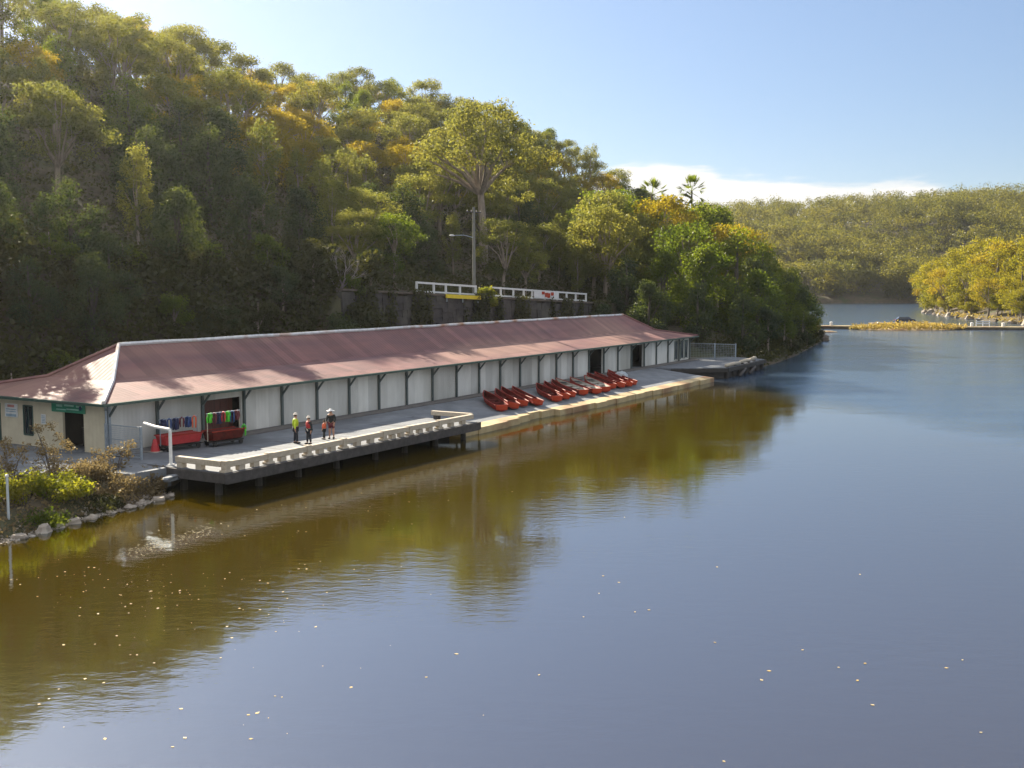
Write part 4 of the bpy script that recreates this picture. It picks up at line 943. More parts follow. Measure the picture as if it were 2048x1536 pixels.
def near_trees():
    # the dark band between the boathouse and the road, and along it
    rnd = random.Random(31)
    lst = []
    for u in np.arange(-14, 44, 4.4):
        for v in (-14.6, -18.2, -21.8):
            uu, vv = u+rnd.uniform(-1.4,1.4), v+rnd.uniform(-.9,.7)
            if vv > -14.9 and uu < 1: vv -= 1.5
            big = rnd.random() < .55 and vv < -16 and uu < 29
            lst.append((uu, vv, rnd.uniform(6.0,8.5) if big else rnd.uniform(3.6,5.4), 'dense' if big else 'bushy', None if big else rnd.choice(['dense','dense','under','green_leaf']), ''))
    lst += [(56,-27,9,'gum','gumlight',''),(60,-25,9,'dome','green_leaf',''),(46,-17.5,4.5,'bushy','dense','')]
    lst += [(u, -13.7, h, 'bushy', l, '') for u, h, l in [(36.5,7.0,'dense'),(39.5,8.0,'under'),(42.5,7.2,'dense'),(46,5.4,'green_leaf'),(50,3.6,'green_leaf'),(54,4.6,'under'),(60,5.8,'dense'),(66,3.4,'dense'),(70,4.2,'under'),(74,3.0,'green_leaf'),(81,3.8,'under'),(86,5.0,'dense'),(89,7.0,'dense')]]
    for u, v, h, k, lf, look in lst:
        look = {'dense':'dense dark leafy tree','bushy':'small round bushy tree','wispy':'slender wispy light-olive tree','gum':'open gum tree with pale crown','dome':'mid-green spreading tree'}[k]
        if k == 'bushy': look = {'dense':'small dark bushy tree','under':'small brownish bushy tree','green_leaf':'small green bushy tree'}[lf]
        zone = 'between stone wall and boathouse roof' if v > -14.2 else 'beside the road behind the boathouse'
        tree(k, L(u,v,ground(u,v)-.2), h, look, zone, {'dense':'dense_tree','bushy':'bushy_tree','wispy':'wispy_tree','gum':'gum_tree','dome':'spreading_tree'}[k], lf)
    # trees past the far end of the boathouse and round the headland
    for u, v, h, k, lf, look, nm in [(92,-8,10,'dense',None,'dense dark leafy tree','dense_tree'),(96,-3,9,'dense',None,'dense dark leafy tree','dense_tree'),(98,-14,10.5,'dense',None,'dense dark leafy tree','dense_tree'),(102,-10,11.5,'dense','green_leaf','tall dense green tree','dense_tree'),(101,1.5,8.5,'dense',None,'dense dark leafy tree','dense_tree'),(106,-6,13.5,'dense','green_leaf','tall dense green tree','dense_tree'),(107,3,7,'bushy','dense','small dark bushy tree','bushy_tree'),(112,0,11.5,'dense','green_leaf','tall dense green tree','dense_tree'),(113,-11,17,'gum','green_leaf','tall green gum tree','gum_tree'),(119,-3,13,'dense',None,'dense dark leafy tree','dense_tree'),(121,1.2,6,'bushy',None,'small green bushy tree','bushy_tree'),(126,-8,17.5,'dense','green_leaf','tall dense green tree','dense_tree'),(129,-1,10,'dense','green_leaf','tall dense green tree','dense_tree'),(134,-14,18,'gum','gold','tall golden gum tree','gum_tree'),(137,-3,12,'dense',None,'dense dark leafy tree','dense_tree'),(142,-9,16.5,'dense','green_leaf','tall dense green tree','dense_tree'),(146,-3,8,'bushy','green_leaf','small green bushy tree','bushy_tree'),(150,-12,15,'gum','gumlight','open gum tree with pale crown','gum_tree'),(152,-4.5,9,'dense','green_leaf','dense green shoreline tree','dense_tree'),(158,-9,12,'dense','green_leaf','dense green shoreline tree','dense_tree'),(160,-5.5,5.5,'bushy','bright_leaf','bright green bush-like tree','bushy_tree'),(165,-9,8.5,'bushy','bright_leaf','bright green bush-like tree','bushy_tree'),(168,-16,12,'gum','gumlight','open gum tree with pale crown','gum_tree'),(169,-9,4,'bushy','gold','low golden bush-like tree','bushy_tree'),(124,-20,15,'gum','gumlight','open gum tree with pale crown','gum_tree'),(104,-20,16,'gum',None,'open gum tree with clumped olive crown','gum_tree'),(116,3.6,3.2,'bushy','under','small brownish bushy tree','bushy_tree'),(134,1.0,3.6,'bushy','dense','small dark bushy tree','bushy_tree'),(155,-2.6,3,'bushy','under','small brownish bushy tree','bushy_tree')] + [(u, v, t-ground(u,v), k, lf, look, nm) for u, v, t, k, lf, look, nm in [(130,-22,26.5,'gum','gold','tall golden gum tree','gum_tree'),(136,-20,24,'dense','green_leaf','tall dense green tree','dense_tree'),(143,-24,25.5,'gum','green_leaf','tall green gum tree','gum_tree'),(150,-19.5,24.5,'dense','green_leaf','tall dense green tree','dense_tree'),(156,-25,26.5,'dense','green_leaf','tall dense green tree','dense_tree'),(160,-19,22,'gum','gold','tall golden gum tree','gum_tree'),(166,-25,21,'dome','green_leaf','green domed tree','spreading_tree'),(122,-28,27,'gum','gumlight','open gum tree with pale crown','gum_tree'),(128,-31,27.5,'gum','green_leaf','tall green gum tree','gum_tree'),(138,-32,27,'dense','green_leaf','tall dense green tree','dense_tree'),(147,-30,26.5,'gum','gold','tall golden gum tree','gum_tree'),(133,-24,24.2,'dense','green_leaf','tall dense green tree','dense_tree'),(145.5,-21.8,25.6,'dense','green_leaf','tall dense green tree','dense_tree'),(140,-25,25,'gum','green_leaf','tall green gum tree','gum_tree'),(172,-30,19,'gum','gumlight','open gum tree with pale crown','gum_tree')]]:
        tree(k, L(u,v,ground(u,v)-.2), h, look, 'on the headland past the boathouse', nm, lf, group='trees on the headland')
near_trees()
def right_trees():
    rnd = random.Random(41); k = 0
    pts = [(128,278,9),(136,292,15),(133,305,12),(141,318,18),(138,332,15),(143,345,17),(141,356,15),(148,366,19),(147,378,17),(152,392,18),(155,404,16),(163,424,17),(172,448,15),(182,474,15),(150,335,20),(155,352,21),(160,370,21),(146,310,17),(150,300,16),(165,395,20),(158,325,21),(170,420,19),(143,283,13),(196,505,14),(205,535,14)]
    for x, y, h in pts:
        if x < right_shore(y)+2: x = right_shore(y)+2
        kind = ('dome','dense','gum','dense')[k % 4]; k += 1
        x -= 1.2
        tree(kind, Vector((x,y,far_ground(x,y)-.8)), h*1.08, 'golden-lit gum tree' if kind == 'gum' else 'golden domed tree' if kind == 'dome' else 'dense yellow-green tree', 'on the right bank beyond the causeway', 'gum_tree' if kind == 'gum' else 'wattle_tree' if kind == 'dome' else 'dense_tree', 'green_leaf' if kind == 'dense' and k % 2 else 'yellow_green' if kind in ('dense','dome') else 'gold', group='trees on the right bank', wide=1.2)
    for i, y in enumerate((264,281,300,322,338,352,372,396,412,436)):
        x = right_shore(y)+rnd.uniform(1.5,4); tree('bushy', Vector((x,y,far_ground(x,y)-.5)), rnd.uniform(4.5,8), 'small yellow-green bush-like tree', 'at the water edge of the right bank', 'bushy_tree', 'yellow_green', group='trees on the right bank', wide=1.4)
right_trees()

def label_trees():
    from collections import defaultdict
    d = defaultdict(list)
    for t in TREES: d[(t[1], t[2])].append(t)
    z_short = {'just behind the boathouse roof':'behind the boathouse roof'}
    names = ['first','second','third','fourth','fifth','sixth','seventh','eighth','ninth','tenth','eleventh','twelfth','thirteenth','fourteenth','fifteenth','sixteenth','seventeenth','eighteenth','nineteenth','twentieth']
    names += ['twenty-'+n for n in names[:9]] + ['thirtieth'] + ['thirty-'+n for n in names[:9]] + ['fortieth'] + ['forty-'+n for n in names[:9]]
    for (look, zone), v in d.items():
        v.sort(key=lambda t: t[3])
        for i, t in enumerate(v):
            t[0]['label'] = '%s %s' % (look, zone) + ('' if len(v) == 1 else ', %s from left' % (names[min(i, len(names)-1)]))
label_trees()

# palms, dead tree, shrubs
def palm(loc, h, label, seed):
    rnd = random.Random(seed); r = root('palm_tree', loc, 0, label, 'palm tree', 'palms on the headland')
    mb = MB(); mb.tube([(0,0,-.5),(.15,0,h*.5),(0,.1,h)],[.22,.17,.15],8); mb.build('trunk', M['darkbark'], r, smooth=True)
    Vs, Fs = [], []
    for k in range(26):
        a = rnd.uniform(0,6.28); e = rnd.uniform(-.75,1.4); ln = rnd.uniform(2.6,3.4); d = Vector((math.cos(a)*math.cos(e),math.sin(a)*math.cos(e),math.sin(e))); side = d.cross(Vector((rnd.uniform(-.8,.8),rnd.uniform(-.8,.8),1))).normalized()
        c = Vector((0,.1,h)) + d*ln*.55 - Vector((0,0,.3*(1-d.z)))
        for j in range(11):   # fan of leaflets
            t = (j-5)/5*1.15; q = (d*math.cos(t)+side*math.sin(t)); tip = c+q*1.55+Vector((0,0,-.25*abs(t))); w = q.cross(Vector((0,0,1))).normalized()*.13
            i = len(Vs); Vs += [c-w*.3, c.lerp(tip,.5)-w, tip, c.lerp(tip,.5)+w]; Fs.append((i,i+1,i+2,i+3))
        i = len(Vs); w = side*.03; b = Vector((0,.1,h)); Vs += [b-w,c-w,c+w,b+w]; Fs.append((i,i+1,i+2,i+3))
    link('crown', nmesh('palm_crown', np.array([tuple(v) for v in Vs]), np.array(Fs), M['green_leaf']), r)
def palms():
    u, v = 134.5,-26; palm(L(u,v,ground(u,v)), 25.3-ground(u,v), 'left of two fan palms standing against the white cloud', 5)
    u, v = 146.5,-23.5; palm(L(u,v,ground(u,v)), 26.7-ground(u,v), 'right and taller of two fan palms standing against the white cloud', 6)
palms()
def dead_tree():
    rnd = random.Random(8); u, v = 38.5,-15.6; r = root('dead_tree', L(u,v,road_z(u)-1.2), 0, 'leafless grey dead tree leaning behind the boathouse roof, left of the road fence', 'tree'); mb = MB(); tw = MB()
    def grow(t, p, d, ln, rad, lev):
        q = p + d*ln; mid = p.lerp(q,.5)+Vector((rnd.uniform(-.06,.06),rnd.uniform(-.06,.06),0))*ln; t.tube([p,mid,q],[rad,rad*.8,rad*.6],5 if lev else 8,cap=False)
        if lev > 4: return
        for k in range(3 if lev < 4 else 2):
            nd = (d+Vector((rnd.uniform(-.8,.8),rnd.uniform(-.8,.8),rnd.uniform(-.3,.45)))).normalized(); grow(tw, p.lerp(q, rnd.uniform(.55,1)), nd, ln*rnd.uniform(.55,.8), rad*.55, lev+1)
    grow(mb, Vector((0,0,0)), Vector((.35,-.1,.9)).normalized(), 2.3, .13, 0); grow(mb, Vector((.2,0,.2)), Vector((-.2,.3,.9)).normalized(), 1.8, .09, 1)
    mb.build('trunk', M['dead'], r); tw.build('crown', M['dead'], r)
dead_tree()

def shrub(name, loc, blobs, n, size, leaf, label, cat='shrub', group=None, stems=6, stemm='darkbark', up=.35):
    r = root(name, loc, 0, label, cat, group); V, F = foliage(blobs, n, size, up=up)
    link('foliage', nmesh('shrub_foliage', V, F, M[leaf]), r); mb = MB()
    for k in range(stems):
        b = blobs[(k*3) % len(blobs)]; mb.tube([(b[0]*.15,b[1]*.15,-.2),(b[0]*.5,b[1]*.5,b[2]*.5),(b[0],b[1],b[2])],[.045,.03,.012],5,cap=False)
    mb.build('stem', M[stemm], r)
def bl(cx, n, R_, H, s, rnd, z0=.3): return [(rnd.uniform(-R_,R_),rnd.uniform(-R_,R_),z0+rnd.random()*H,s*rnd.uniform(.7,1.3),s*rnd.uniform(.7,1.3),s*rnd.uniform(.6,1.1)) for k in range(n)]
def shrubs():
    rnd = random.Random(17); G = lambda u, v: L(u, v, ground(u, v)-.1)
    shrub('leafy_shrub', G(-7.3,5.6), bl(0,22,1.3,.55,.5,rnd,.2), 4600, .13, 'bright_leaf', 'bright yellow-green leafy shrub on the near left bank')
    shrub('leafy_shrub', G(-10.0,5.2), bl(0,20,1.4,.7,.55,rnd,.2), 4200, .13, 'bright_leaf', 'bright yellow-green shrub cut by the left edge of the photo')
    shrub('dark_shrub', G(-6.4,7.0), bl(0,16,.8,.35,.42,rnd,.0), 2200, .12, 'under', 'dark brown-green shrub hanging over the pale stones of the left bank')
    shrub('dark_shrub', G(-9.3,7.3), bl(0,16,1.0,.35,.45,rnd,.0), 2400, .12, 'green_leaf', 'dark green shrub at the foot of the bright shrubs, by the white pole')
    for u, v, R_, H, lab in [(-8.0,3.6,1.0,.9,'tall tan dry scrub behind the bright yellow-green shrubs'),(-5.7,4.6,.8,.7,'golden dry scrub tangled into the right side of the bright shrub'),(-1.9,5.2,.6,.6,'tan twiggy scrub beside the concrete edge by the white pipe frame'),(-3.6,5.6,.9,.6,'low tan dry scrub between the bright shrub and the wharf'),(-5.0,6.3,.8,.5,'dry straw-coloured scrub right of the bright shrub'),(-2.4,6.2,.7,.5,'dry brown scrub below the wharf corner'),(-4.4,4.3,.7,.5,'pale dry scrub at the edge of the forecourt')]:
        shrub('dry_scrub', G(u,v), bl(0,12,R_,H,.4,rnd,.1), 1500, .12, 'dry', lab, 'scrub', 'dry scrub on the left bank', 5, 'dead')
    for u, v, h, lab in [(-4.6,1.6,2.4,'thin bare tan sapling in front of the shop opening'),(-6.6,1.0,2.1,'thin bare tan sapling in front of the narrow window'),(-3.0,4.0,1.5,'short twiggy sapling left of the white pipe frame'),(-8.4,1.2,1.7,'thin tan sapling below the notice board'),(-5.6,2.8,1.3,'low tan bush at the middle of the forecourt edge')]:
        b = [(rnd.uniform(-.8,.8),rnd.uniform(-.8,.8),h*rnd.uniform(.35,1),.32,.32,.28) for k in range(12)]
        shrub('dry_sapling', G(u,v), b, 800, .11, 'dry', lab, 'sapling', 'dry saplings on the left bank', 12, 'dead')
    shrub('yellow_bush', L(63.0,-14.9,road_z(63)-1.2), [(rnd.uniform(-1.0,1.0),rnd.uniform(-.4,.4),rnd.uniform(.3,2.2),.55,.5,.5) for k in range(14)], 2200, .2, 'bright_leaf', 'bright yellow-green bush between the two white road fences', 'bush')
    # a few twigs of sunlit reed at the causeway island
    u = 0
shrubs()

def rocks():
    rnd = random.Random(23)
    def rock(loc, s, m, label, group, sc=(1,1,.65)):
        mb = MB(); mb.ell((0,0,0),(1,1,1),10,7); ph = [rnd.uniform(0,6) for _ in range(6)]
        for i, (x, y, z) in enumerate(mb.v):
            k = 1+.22*math.sin(3*x+ph[0])+.18*math.sin(4*y+ph[1])+.16*math.sin(4.5*z+ph[2])+.08*math.sin(9*x+ph[3])*math.sin(8*y+ph[4]); mb.v[i] = (x*k*s*sc[0], y*k*s*sc[1], z*k*s*sc[2])
        o = mb.build('boulder', M[m], None, loc=loc, rotz=rnd.uniform(0,6)); tag(o, label, 'rock', group)
    spots = [(-11.6,8.7,.34),(-10.4,8.5,.42),(-9.5,8.35,.30),(-8.6,8.1,.36),(-7.6,8.0,.30),(-6.4,7.9,.26),(-5.2,7.75,.3),(-4.2,7.4,.28),(-3.2,7.4,.34),(-2.2,7.15,.24)]
    for i, (u, v, s) in enumerate(spots):
        rock(L(u,v+.05,.02), s*.85, 'rock', 'pale stone at the waterline of the left bank, %s from the left' % ['first','second','third','fourth','fifth','sixth','seventh','eighth','ninth','tenth'][i], 'stones along the left bank')
    rock(L(-1.55,6.5,.75), .5, 'concrete', 'grey concrete slab lying under the wharf corner', 'loose slabs', (1.5,.7,.3))
    for i in range(14):
        y = 262+i*11; x = right_shore(y)+1.0
        rock(Vector((x,y,.3)), rnd.uniform(.9,1.6), 'rock' if i % 3 else 'darkrock', 'sunlit boulder on the right bank shoreline, %s from the near end' % ['first','second','third','fourth','fifth','sixth','seventh','eighth','ninth','tenth','eleventh','twelfth','thirteenth','fourteenth'][i], 'boulders on the right bank')
    for i, (u, v) in enumerate([(171,-6.2),(167,-5.2),(160,-3.0)]):
        rock(L(u,v,.2), .9, 'darkrock', 'dark boulder at the waterline of the headland, %s' % ['at its tip','just left of the tip','third from the tip'][i], 'boulders on the headland')
    # shingle of small stones and shells below the shrubs
    n = 1300; U = RNG.uniform(-15,-1.6,n); dv = np.abs(RNG.normal(0,.6,n)); P = np.array([tuple(L(u, shore(u)+.35-d, max(.02, ground(u, shore(u)+.35-d)+.05))) for u, d in zip(U, dv)])
    s = RNG.uniform(.05,.2,n); V, F = cards(P, np.array([0,0,.5])+RNG.normal(size=(n,3))*.6, s, s*.8)
    o = link('shingle', nmesh('shingle', V, F, M['rock'])); tag(o, 'pale shingle along the waterline of the left bank', 'shingle', kind='stuff')
    r = root('mooring_pole', L(-10.9,7.0,0), 0, 'slim pale pole standing in the bank at the left edge', 'pole')
    mb = MB(); mb.tube([(0,0,-.5),(0,0,2.3)],[.06,.055],9); mb.build('shaft', M['alu'], r); mb = MB(); mb.lathe([(.075,2.28),(.075,2.36),(.001,2.4)],10); mb.build('cap', M['white'], r)
    r = root('timber_bollard', L(-8.6,-.9,ZD-.1), 0, 'short dark timber bollard on the forecourt at the left edge', 'bollard')
    mb = MB(); mb.box(-.2,.2,-.2,.2,0,1.05); mb.build('shaft', M['pile'], r, bevel=.03); mb = MB(); mb.box(-.5,.5,-.4,.4,.0,.12); mb.build('base', M['concrete'], r)
rocks()

# undergrowth covering the slopes
def undergrowth():
    n = 170000; pts = []
    U = RNG.uniform(-25,250,n); W = -13.2 - 91*RNG.random(n)**1.5
    for u, v in zip(U, W):
        if v > shore(u)-.5: continue
        if 44 < u < 100 and -21.8 < v < -14.6: continue
        if v > -14.6 and 0 < u < 88 and v > -13.4: continue
        hh = max(.35, 1.5+1.3*math.sin(u*.55+1.3*math.sin(v*.4))*math.sin(v*.62+math.sin(u*.3)*1.4))
        if u < 46 and v > -25: hh = hh*1.5+.8
        pts.append(tuple(L(u, v, ground(u, v)+hh*RNG.random()**.6)))
    for k in range(42000):
        u, v = RNG.uniform(-18,46), RNG.uniform(-24,-13.3); hh = 2.4+1.6*math.sin(u*.7+1.5*math.sin(v*.5))*math.sin(v*.8+math.sin(u*.4)*1.4)
        pts.append(tuple(L(u, v, ground(u, v)+max(.5,hh)*RNG.random()**.5)))
    for k in range(9000):
        u = RNG.uniform(87,176); d = RNG.uniform(0,9); v = shore(u)-d
        if u < 93 and v > -2: continue
        pts.append(tuple(L(u, v, ground(u,v)+abs(RNG.normal(.2,.7)))))
    P = np.array(pts); m = len(P); s = RNG.uniform(.25,.6,m); V, F = cards(P, np.array([0,0,.6])+RNG.normal(size=(m,3))*.7, s, s*.6)
    o = link('undergrowth', nmesh('undergrowth', V, F, M['under'])); tag(o, 'dark scrubby undergrowth covering the wooded hillside', 'undergrowth', kind='stuff')
    n = 2600; U = RNG.uniform(-12,-1.4,n); pts = []
    for u in U:
        d = RNG.uniform(.2,6); v = shore(u)-d
        if v < 2.8 and u > -9.5: continue
        pts.append(tuple(L(u, v, ground(u,v)+abs(RNG.normal(.05,.14)))))
    P = np.array(pts); m = len(P); s = RNG.uniform(.1,.3,m); V, F = cards(P, np.array([0,0,.5])+RNG.normal(size=(m,3))*.6, s, s*.5)
    o = link('bank_grass', nmesh('bank_grass', V, F, M['dry'])); tag(o, 'dry grass and litter on the left bank', 'grass', kind='stuff')
undergrowth()

# far wood on the hill across the river
def far_wood():
    rnd = random.Random(51); Vs, Fs = [], []; off = 0; cnt = 0
    for k in range(1450):
        y = 560 + (rnd.random()**1.15)*326; x = rnd.uniform(.17,.56)*y
        if y < 562+.12*(x-150)-1: continue
        z = far_ground(x,y); cnt += 1; h = 8+14*rnd.random()**1.3; R_ = h*rnd.uniform(.38,.58)
        b = [(x+rnd.uniform(-R_,R_)*.75,y+rnd.uniform(-R_,R_)*.75,z+h-rnd.uniform(.5,5.5),R_*.42,R_*.42,R_*.30) for q in range(11)]
        b.append((x,y,z+h*.35,R_*.6,R_*.6,h*.3))
        V, F = foliage(b, 520, 0.95); Vs.append(V); Fs.append(F+off); off += len(V)
    o = link('far_woodland', nmesh('far_woodland', np.concatenate(Vs), np.concatenate(Fs), M['far'])); tag(o, 'far olive and gold woodland covering the hill across the river', 'woodland', kind='stuff')
far_wood()

# causeway, island, car
def causeway():
    a = Vector((60,254,0)); b = Vector((150,238,0)); d = (b-a).normalized(); ang = math.atan2(d.y, d.x)
    r = root('causeway', a, ang, 'low concrete causeway crossing the river in the distance', 'causeway'); ln = (b-a).length
    mb = MB(); mb.box(0,ln,-1.2,1.2,-1.5,.42); mb.build('body', M['darkrock'], r)
    mb = MB(); mb.box(0,ln,-1.35,1.35,.424,.72); mb.build('deck', M['ramp_edge'], r, bevel=.03)
    for i, x in enumerate((13.2,23.6,43.6,50.2)):
        p = a + d*x; q = root('marker_post', (p.x,p.y,.72), ang, 'small white marker post on the causeway, %s from the left' % ['first','second','third','fourth'][i], 'post', 'marker posts on the causeway')
        mb = MB(); mb.box(-.28,.28,-.28,.28,0,.7); mb.build('shaft', M['white'], q, bevel=.05); mb = MB(); mb.lathe([(.4,.7),(.36,.8),(.001,.92)],8); mb.build('cap', M['white'], q)
    # grassy island
    mb = MB(); n = 40; c = Vector((89,247,0)); rows = []
    for j in range(5):
        f = 1-j/4*.98; rows.append([(c.x+13.5*f*math.cos(t)*(1+.1*math.sin(3*t)), c.y+5.5*f*math.sin(t), -.3+.35*j*(1-.05*j)) for t in [2*math.pi*k/n for k in range(n)]])
    for p, q in zip(rows, rows[1:]):
        for k in range(n): mb.face([p[k],p[(k+1)%n],q[(k+1)%n],q[k]])
    tag(mb.build('island_ground', M['ramp_edge'], None), kind='structure')
    n = 2600; t = RNG.uniform(0,6.28,n); f = np.sqrt(RNG.random(n)); P = np.stack([c.x+13.2*f*np.cos(t), c.y+5.2*f*np.sin(t), .25+.75*(1-f)+np.abs(RNG.normal(.25,.3,n))],1); s = RNG.uniform(.5,1.2,n); V, F = cards(P, RNG.normal(size=(n,3)), s, s*.25)
    o = link('island_grass', nmesh('island_grass', V, F, M['drygrass'])); tag(o, 'straw-yellow grass on the low island at the causeway', 'grass', kind='stuff')
    mb = MB(); 
    for k in range(24): mb.face([]) if False else None
    q = root('sandbank', (66.5,233,0), .1, 'small brown sandbank beside the headland tip', 'sandbank'); mb = MB(); mb.ell((0,0,0),(2.6,1.3,.35),14,8); mb.build('mound', M['ramp_edge'], q, smooth=True)
    n = 500; yb = RNG.uniform(255,360,n); P = np.array([(right_shore(y)+abs(RNG.normal(2,2)), y, .6+abs(RNG.normal(.3,.4))) for y in yb]); s = RNG.uniform(.7,1.6,n); V, F = cards(P, RNG.normal(size=(n,3)), s, s*.3)
    o = link('shore_grass', nmesh('shore_grass', V, F, M['drygrass'])); tag(o, 'yellow grass along the right bank shoreline', 'grass', kind='stuff')
    # parked car on the causeway behind the island
    r = root('parked_car', (95.6,268,.75), -.1, 'dark blue car parked behind the straw-coloured island', 'car')
    pad = MB(); pad.box(88,103,264.5,272,-1.5,.745); tag(pad.build('island_pavement', M['darkrock'], None), kind='structure')
    prof = [(-2.3,.35),(-2.3,.8),(-1.9,.95),(-1.45,1.45),(.7,1.48),(1.35,1.0),(2.2,.85),(2.35,.55),(2.3,.3)]
    mb = MB(); n = len(prof); L_ = [(x,-.88 if z < 1.1 else -.7,z) for x, z in prof]; R_ = [(x,-y,z) for x, y, z in L_]
    mb.face(L_); mb.face(R_[::-1]); [mb.face([L_[k],R_[k],R_[(k+1)%n],L_[(k+1)%n]][::-1]) for k in range(n)]; mb.build('body', M['carpaint'], r)
    for s in (-1,1):
        mb = MB(); mb.hexa([(-1.5,s*.86,1.0),(1.1,s*.86,1.0),(1.1,s*.87,1.0),(-1.5,s*.87,1.0),(-1.2,s*.72,1.4),(.6,s*.72,1.4),(.6,s*.73,1.4),(-1.2,s*.73,1.4)]); mb.build('window', M['glass'], r)
        for x in (-1.45,1.45):
            mb = MB(); mb.tube([(x,s*.72,.32),(x,s*.92,.32)],.33,14); w = mb.build('wheel', M['black'], r); mb = MB(); mb.tube([(x,s*.9,.32),(x,s*.935,.32)],.19,10); mb.build('rim', M['alu'], w)
        mb = MB(); mb.box(2.28,2.36,min(s*.5,s*.8),max(s*.5,s*.8),.6,.75); mb.build('headlight', M['white'], r)
        mb = MB(); mb.box(-2.34,-2.28,min(s*.55,s*.82),max(s*.55,s*.82),.65,.8); mb.build('tail_light', M['redfab'], r)
    r = root('white_railing', (110.5,262,.3), -.15, 'pale railing right of the parked car near the causeway', 'railing')
    for x in (0,1.5,3.0): mb = MB(); mb.box(x-.08,x+.08,-.08,.08,-.6,1.3); mb.build('post', M['white'], r)
    for z in (.5,1.0): mb = MB(); mb.bar((-.1,0,z),(3.1,0,z),.07,.25); mb.build('rail', M['white'], r)
causeway()

# ------------------------------------------------------------------ floating leaves
def floating():
    pts = []
    def wpx(px, py):   # a point on the river surface seen at that place
        fw = (0, math.cos(PITCH), -math.sin(PITCH)); up = (0, math.sin(PITCH), math.cos(PITCH)); a = px-1024; b = 768-py
        d = (a, FPX*fw[1]+b*up[1], FPX*fw[2]+b*up[2]); t = -CAMH/d[2]; return (d[0]*t, d[1]*t, .008)
    for px, py, n, sx, sy in [(430,1150,34,200,30),(300,1190,40,90,26),(560,1200,26,70,40),(120,1170,26,110,26),(330,1250,16,140,50),(420,1060,34,140,18),(650,1020,30,140,14),(900,1000,16,140,18),(500,1290,12,300,80),(250,1430,8,200,60)]:
        for k in range(n):
            x, y = random.gauss(px,sx), random.gauss(py,sy)
            if y < 1000 and x < 700: continue
            if x < 300 and y < 1110: continue
            pts.append(wpx(x, max(y, 960)))
    big = [(1430,1285),(1605,1300),(1523,1360),(1538,1342),(1715,1361),(1677,1335),(1730,1327),(1925,1320),(1893,1336),(1745,1410),(1962,1465),(1448,1523),(1078,1350),(913,1308),(702,1375),(1198,1187),(1238,1165),(1206,1152),(1167,1234),(1298,1220),(1270,1224),(1434,1134),(1720,1149),(98,1398),(170,1358),(127,1290),(274,1310),(362,1418),(345,1494),(370,1476),(210,1478),(502,1478),(497,1430),(515,1426)]
    P = np.array(pts + [wpx(*p) for p in big]); n = len(P); s = .03 + .09*RNG.random(n)**2; s[-len(big):] = RNG.uniform(.08,.15,len(big))
    V, F = cards(P, np.array([0,0,1.0])+RNG.normal(size=(n,3))*.04, s, s*.7); V[:,2] = np.maximum(V[:,2], .004)
    o = link('floating_leaves', nmesh('floating_leaves', V, F, M['leaf_float'])); tag(o, 'fallen yellow leaves floating on the brown water', 'leaves', kind='stuff')
    Q = []
    for k in range(420):
        t = random.random(); Q.append(wpx(255+t*170+random.gauss(0,10), 1108-t*50+random.gauss(0,7)))
    P = np.array(Q); n = len(P); s = RNG.uniform(.03,.11,n); V, F = cards(P, np.array([0,0,1.0])+RNG.normal(size=(n,3))*.04, s, s*.5); V[:,2] = np.maximum(V[:,2], .004)
    o = link('floating_debris', nmesh('floating_debris', V, F, M['scum'])); tag(o, 'streak of pale floating debris off the left bank', 'debris', kind='stuff')
floating()

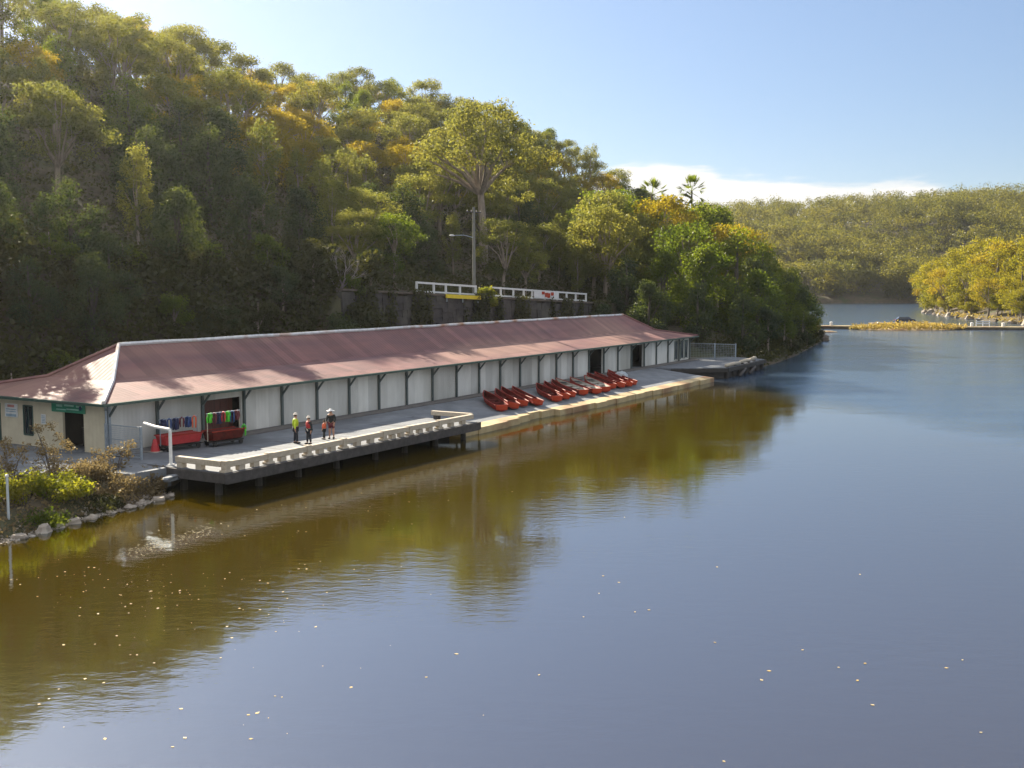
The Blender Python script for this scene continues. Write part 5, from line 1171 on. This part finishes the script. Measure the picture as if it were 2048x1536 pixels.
# ------------------------------------------------------------------ light, sky, camera
SUN_AZ = R(-35.0)    # from +Y towards -X
SUN_EL = R(29.0)
def light():
    w = bpy.data.worlds.new('World'); scn.world = w; w.use_nodes = True; nt = w.node_tree; nt.nodes.clear(); K = nt.links
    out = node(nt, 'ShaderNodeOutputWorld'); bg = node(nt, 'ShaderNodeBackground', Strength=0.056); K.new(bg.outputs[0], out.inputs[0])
    sky = node(nt, 'ShaderNodeTexSky', sky_type='NISHITA', sun_disc=False, sun_elevation=SUN_EL, sun_rotation=SUN_AZ, altitude=50.0, air_density=0.8, dust_density=0.3, ozone_density=1.6)
    # low cloud bank near the horizon, ahead and to the right
    tc = node(nt, 'ShaderNodeTexCoord'); sp = node(nt, 'ShaderNodeSeparateXYZ'); K.new(tc.outputs['Generated'], sp.inputs[0])
    az = node(nt, 'ShaderNodeMath', operation='ARCTAN2'); K.new(sp.outputs[0], az.inputs[0]); K.new(sp.outputs[1], az.inputs[1])
    mp = node(nt, 'ShaderNodeMapping'); mp.inputs['Scale'].default_value = (14, 14, 70); K.new(tc.outputs['Generated'], mp.inputs[0])
    ns = node(nt, 'ShaderNodeTexNoise', Scale=1.0, Detail=6.0, Roughness=0.55); K.new(mp.outputs[0], ns.inputs['Vector'])
    cr = node(nt, 'ShaderNodeFloatCurve'); c = cr.mapping.curves[0]
    # top edge of the bank (elevation) against azimuth -0.2..0.8 rad
    pts = [(0.0,0.02),(0.24,0.05),(0.275,0.078),(0.31,0.094),(0.34,0.098),(0.365,0.093),(0.39,0.085),(0.42,0.079),(0.5,0.076),(0.57,0.072),(0.61,0.066),(0.66,0.04),(1.0,0.02)]
    c.points[0].location = pts[0]; c.points[1].location = pts[-1]
    for p in pts[1:-1]: c.points.new(*p)
    cr.mapping.update()
    am = node(nt, 'ShaderNodeMapRange'); am.inputs[1].default_value = -0.2; am.inputs[2].default_value = 0.8; K.new(az.outputs[0], am.inputs[0]); K.new(am.outputs[0], cr.inputs['Value'])
    d1 = node(nt, 'ShaderNodeMath', operation='SUBTRACT'); K.new(cr.outputs[0], d1.inputs[0]); K.new(sp.outputs[2], d1.inputs[1])
    d2 = node(nt, 'ShaderNodeMath', operation='MULTIPLY_ADD'); d2.inputs[1].default_value = 0.045; K.new(ns.outputs[0], d2.inputs[0]); K.new(d1.outputs[0], d2.inputs[2])
    cm = node(nt, 'ShaderNodeMapRange', interpolation_type='SMOOTHSTEP'); cm.inputs[1].default_value = 0.008; cm.inputs[2].default_value = 0.021; cm.inputs[4].default_value = 0.97; K.new(d2.outputs[0], cm.inputs[0])
    mx = node(nt, 'ShaderNodeMix', data_type='RGBA'); mx.inputs[7].default_value = (6.6, 6.45, 6.2, 1); K.new(cm.outputs[0], mx.inputs[0]); tint = node(nt, 'ShaderNodeMix', data_type='RGBA', blend_type='MULTIPLY'); tint.inputs[0].default_value = 1; tint.inputs[7].default_value = (1.06, 1.0, 0.95, 1); K.new(sky.outputs[0], tint.inputs[6]); el = node(nt, 'ShaderNodeMapRange', interpolation_type='SMOOTHSTEP'); el.inputs[1].default_value = 0.0; el.inputs[2].default_value = 0.34; K.new(sp.outputs[2], el.inputs[0])
    hz = node(nt, 'ShaderNodeMix', data_type='RGBA'); hz.inputs[6].default_value = (0.66, 0.69, 0.76, 1); hz.inputs[7].default_value = (0.96, 0.97, 1.0, 1); K.new(el.outputs[0], hz.inputs[0])
    hm = node(nt, 'ShaderNodeMix', data_type='RGBA', blend_type='MULTIPLY'); hm.inputs[0].default_value = 1; K.new(tint.outputs[2], hm.inputs[6]); K.new(hz.outputs[2], hm.inputs[7]); K.new(hm.outputs[2], mx.inputs[6]); 
    # bright broken cloud added out of view, overhead and behind, to fill the shade
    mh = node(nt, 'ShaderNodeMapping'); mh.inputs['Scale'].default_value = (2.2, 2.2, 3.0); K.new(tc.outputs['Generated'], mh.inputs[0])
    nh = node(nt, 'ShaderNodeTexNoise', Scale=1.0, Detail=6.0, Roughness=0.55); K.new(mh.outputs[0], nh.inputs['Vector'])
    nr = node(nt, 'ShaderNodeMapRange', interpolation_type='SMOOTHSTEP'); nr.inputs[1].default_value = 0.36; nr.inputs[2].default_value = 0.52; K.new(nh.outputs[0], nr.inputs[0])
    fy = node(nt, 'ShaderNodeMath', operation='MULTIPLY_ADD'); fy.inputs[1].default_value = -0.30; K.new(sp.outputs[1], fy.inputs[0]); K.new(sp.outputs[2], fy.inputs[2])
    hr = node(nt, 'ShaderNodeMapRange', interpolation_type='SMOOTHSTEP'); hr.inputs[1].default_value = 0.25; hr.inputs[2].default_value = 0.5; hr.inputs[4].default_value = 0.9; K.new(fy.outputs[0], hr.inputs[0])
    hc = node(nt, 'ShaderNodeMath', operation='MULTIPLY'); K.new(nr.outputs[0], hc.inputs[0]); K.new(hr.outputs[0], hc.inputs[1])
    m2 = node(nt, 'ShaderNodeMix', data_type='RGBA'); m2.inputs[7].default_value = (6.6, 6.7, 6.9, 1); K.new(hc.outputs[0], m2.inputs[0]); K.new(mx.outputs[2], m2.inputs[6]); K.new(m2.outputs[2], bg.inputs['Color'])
    sd = bpy.data.lights.new('sun', 'SUN'); sd.energy = 5.0; sd.angle = R(0.53); sd.color = (1.0, 0.89, 0.71)
    so = bpy.data.objects.new('sun', sd); COL.objects.link(so)
    dirv = Vector((math.sin(SUN_AZ)*math.cos(SUN_EL), math.cos(SUN_AZ)*math.cos(SUN_EL), math.sin(SUN_EL)))
    so.rotation_euler = dirv.to_track_quat('Z', 'Y').to_euler(); so.location = dirv*400
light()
def haze():
    m, nt, N, K = newmat('river_haze'); out = node(nt, 'ShaderNodeOutputMaterial'); v = node(nt, 'ShaderNodeVolumePrincipled')
    v.inputs['Color'].default_value = (0.93, 0.96, 1.0, 1); v.inputs['Density'].default_value = 0.00008; v.inputs['Anisotropy'].default_value = 0.7
    K.new(v.outputs[0], out.inputs['Volume'])
    mb = MB(); mb.box(-330, 930, -90, 1130, -3.6, 112); tag(mb.build('haze', m), 'thin bright haze over the river and the hills', 'haze', kind='stuff')
haze()
cd = bpy.data.cameras.new('camera'); cam = bpy.data.objects.new('camera', cd); COL.objects.link(cam)
cam.location = (0,0,CAMH); cam.rotation_euler = (math.pi/2 - PITCH, 0, 0); cd.sensor_width = 36; cd.lens = 36*FPX/2048; cd.clip_end = 6000; cd.clip_start = .2
scn.camera = cam
vs = scn.view_settings; vs.view_transform = 'Standard'; vs.look = 'None'; vs.exposure = 1.5; vs.gamma = 1.0
scn.cycles.use_denoising = True; scn.cycles.max_bounces = 8; scn.cycles.diffuse_bounces = 4; scn.cycles.transmission_bounces = 4; scn.cycles.caustics_reflective = False; scn.cycles.caustics_refractive = False
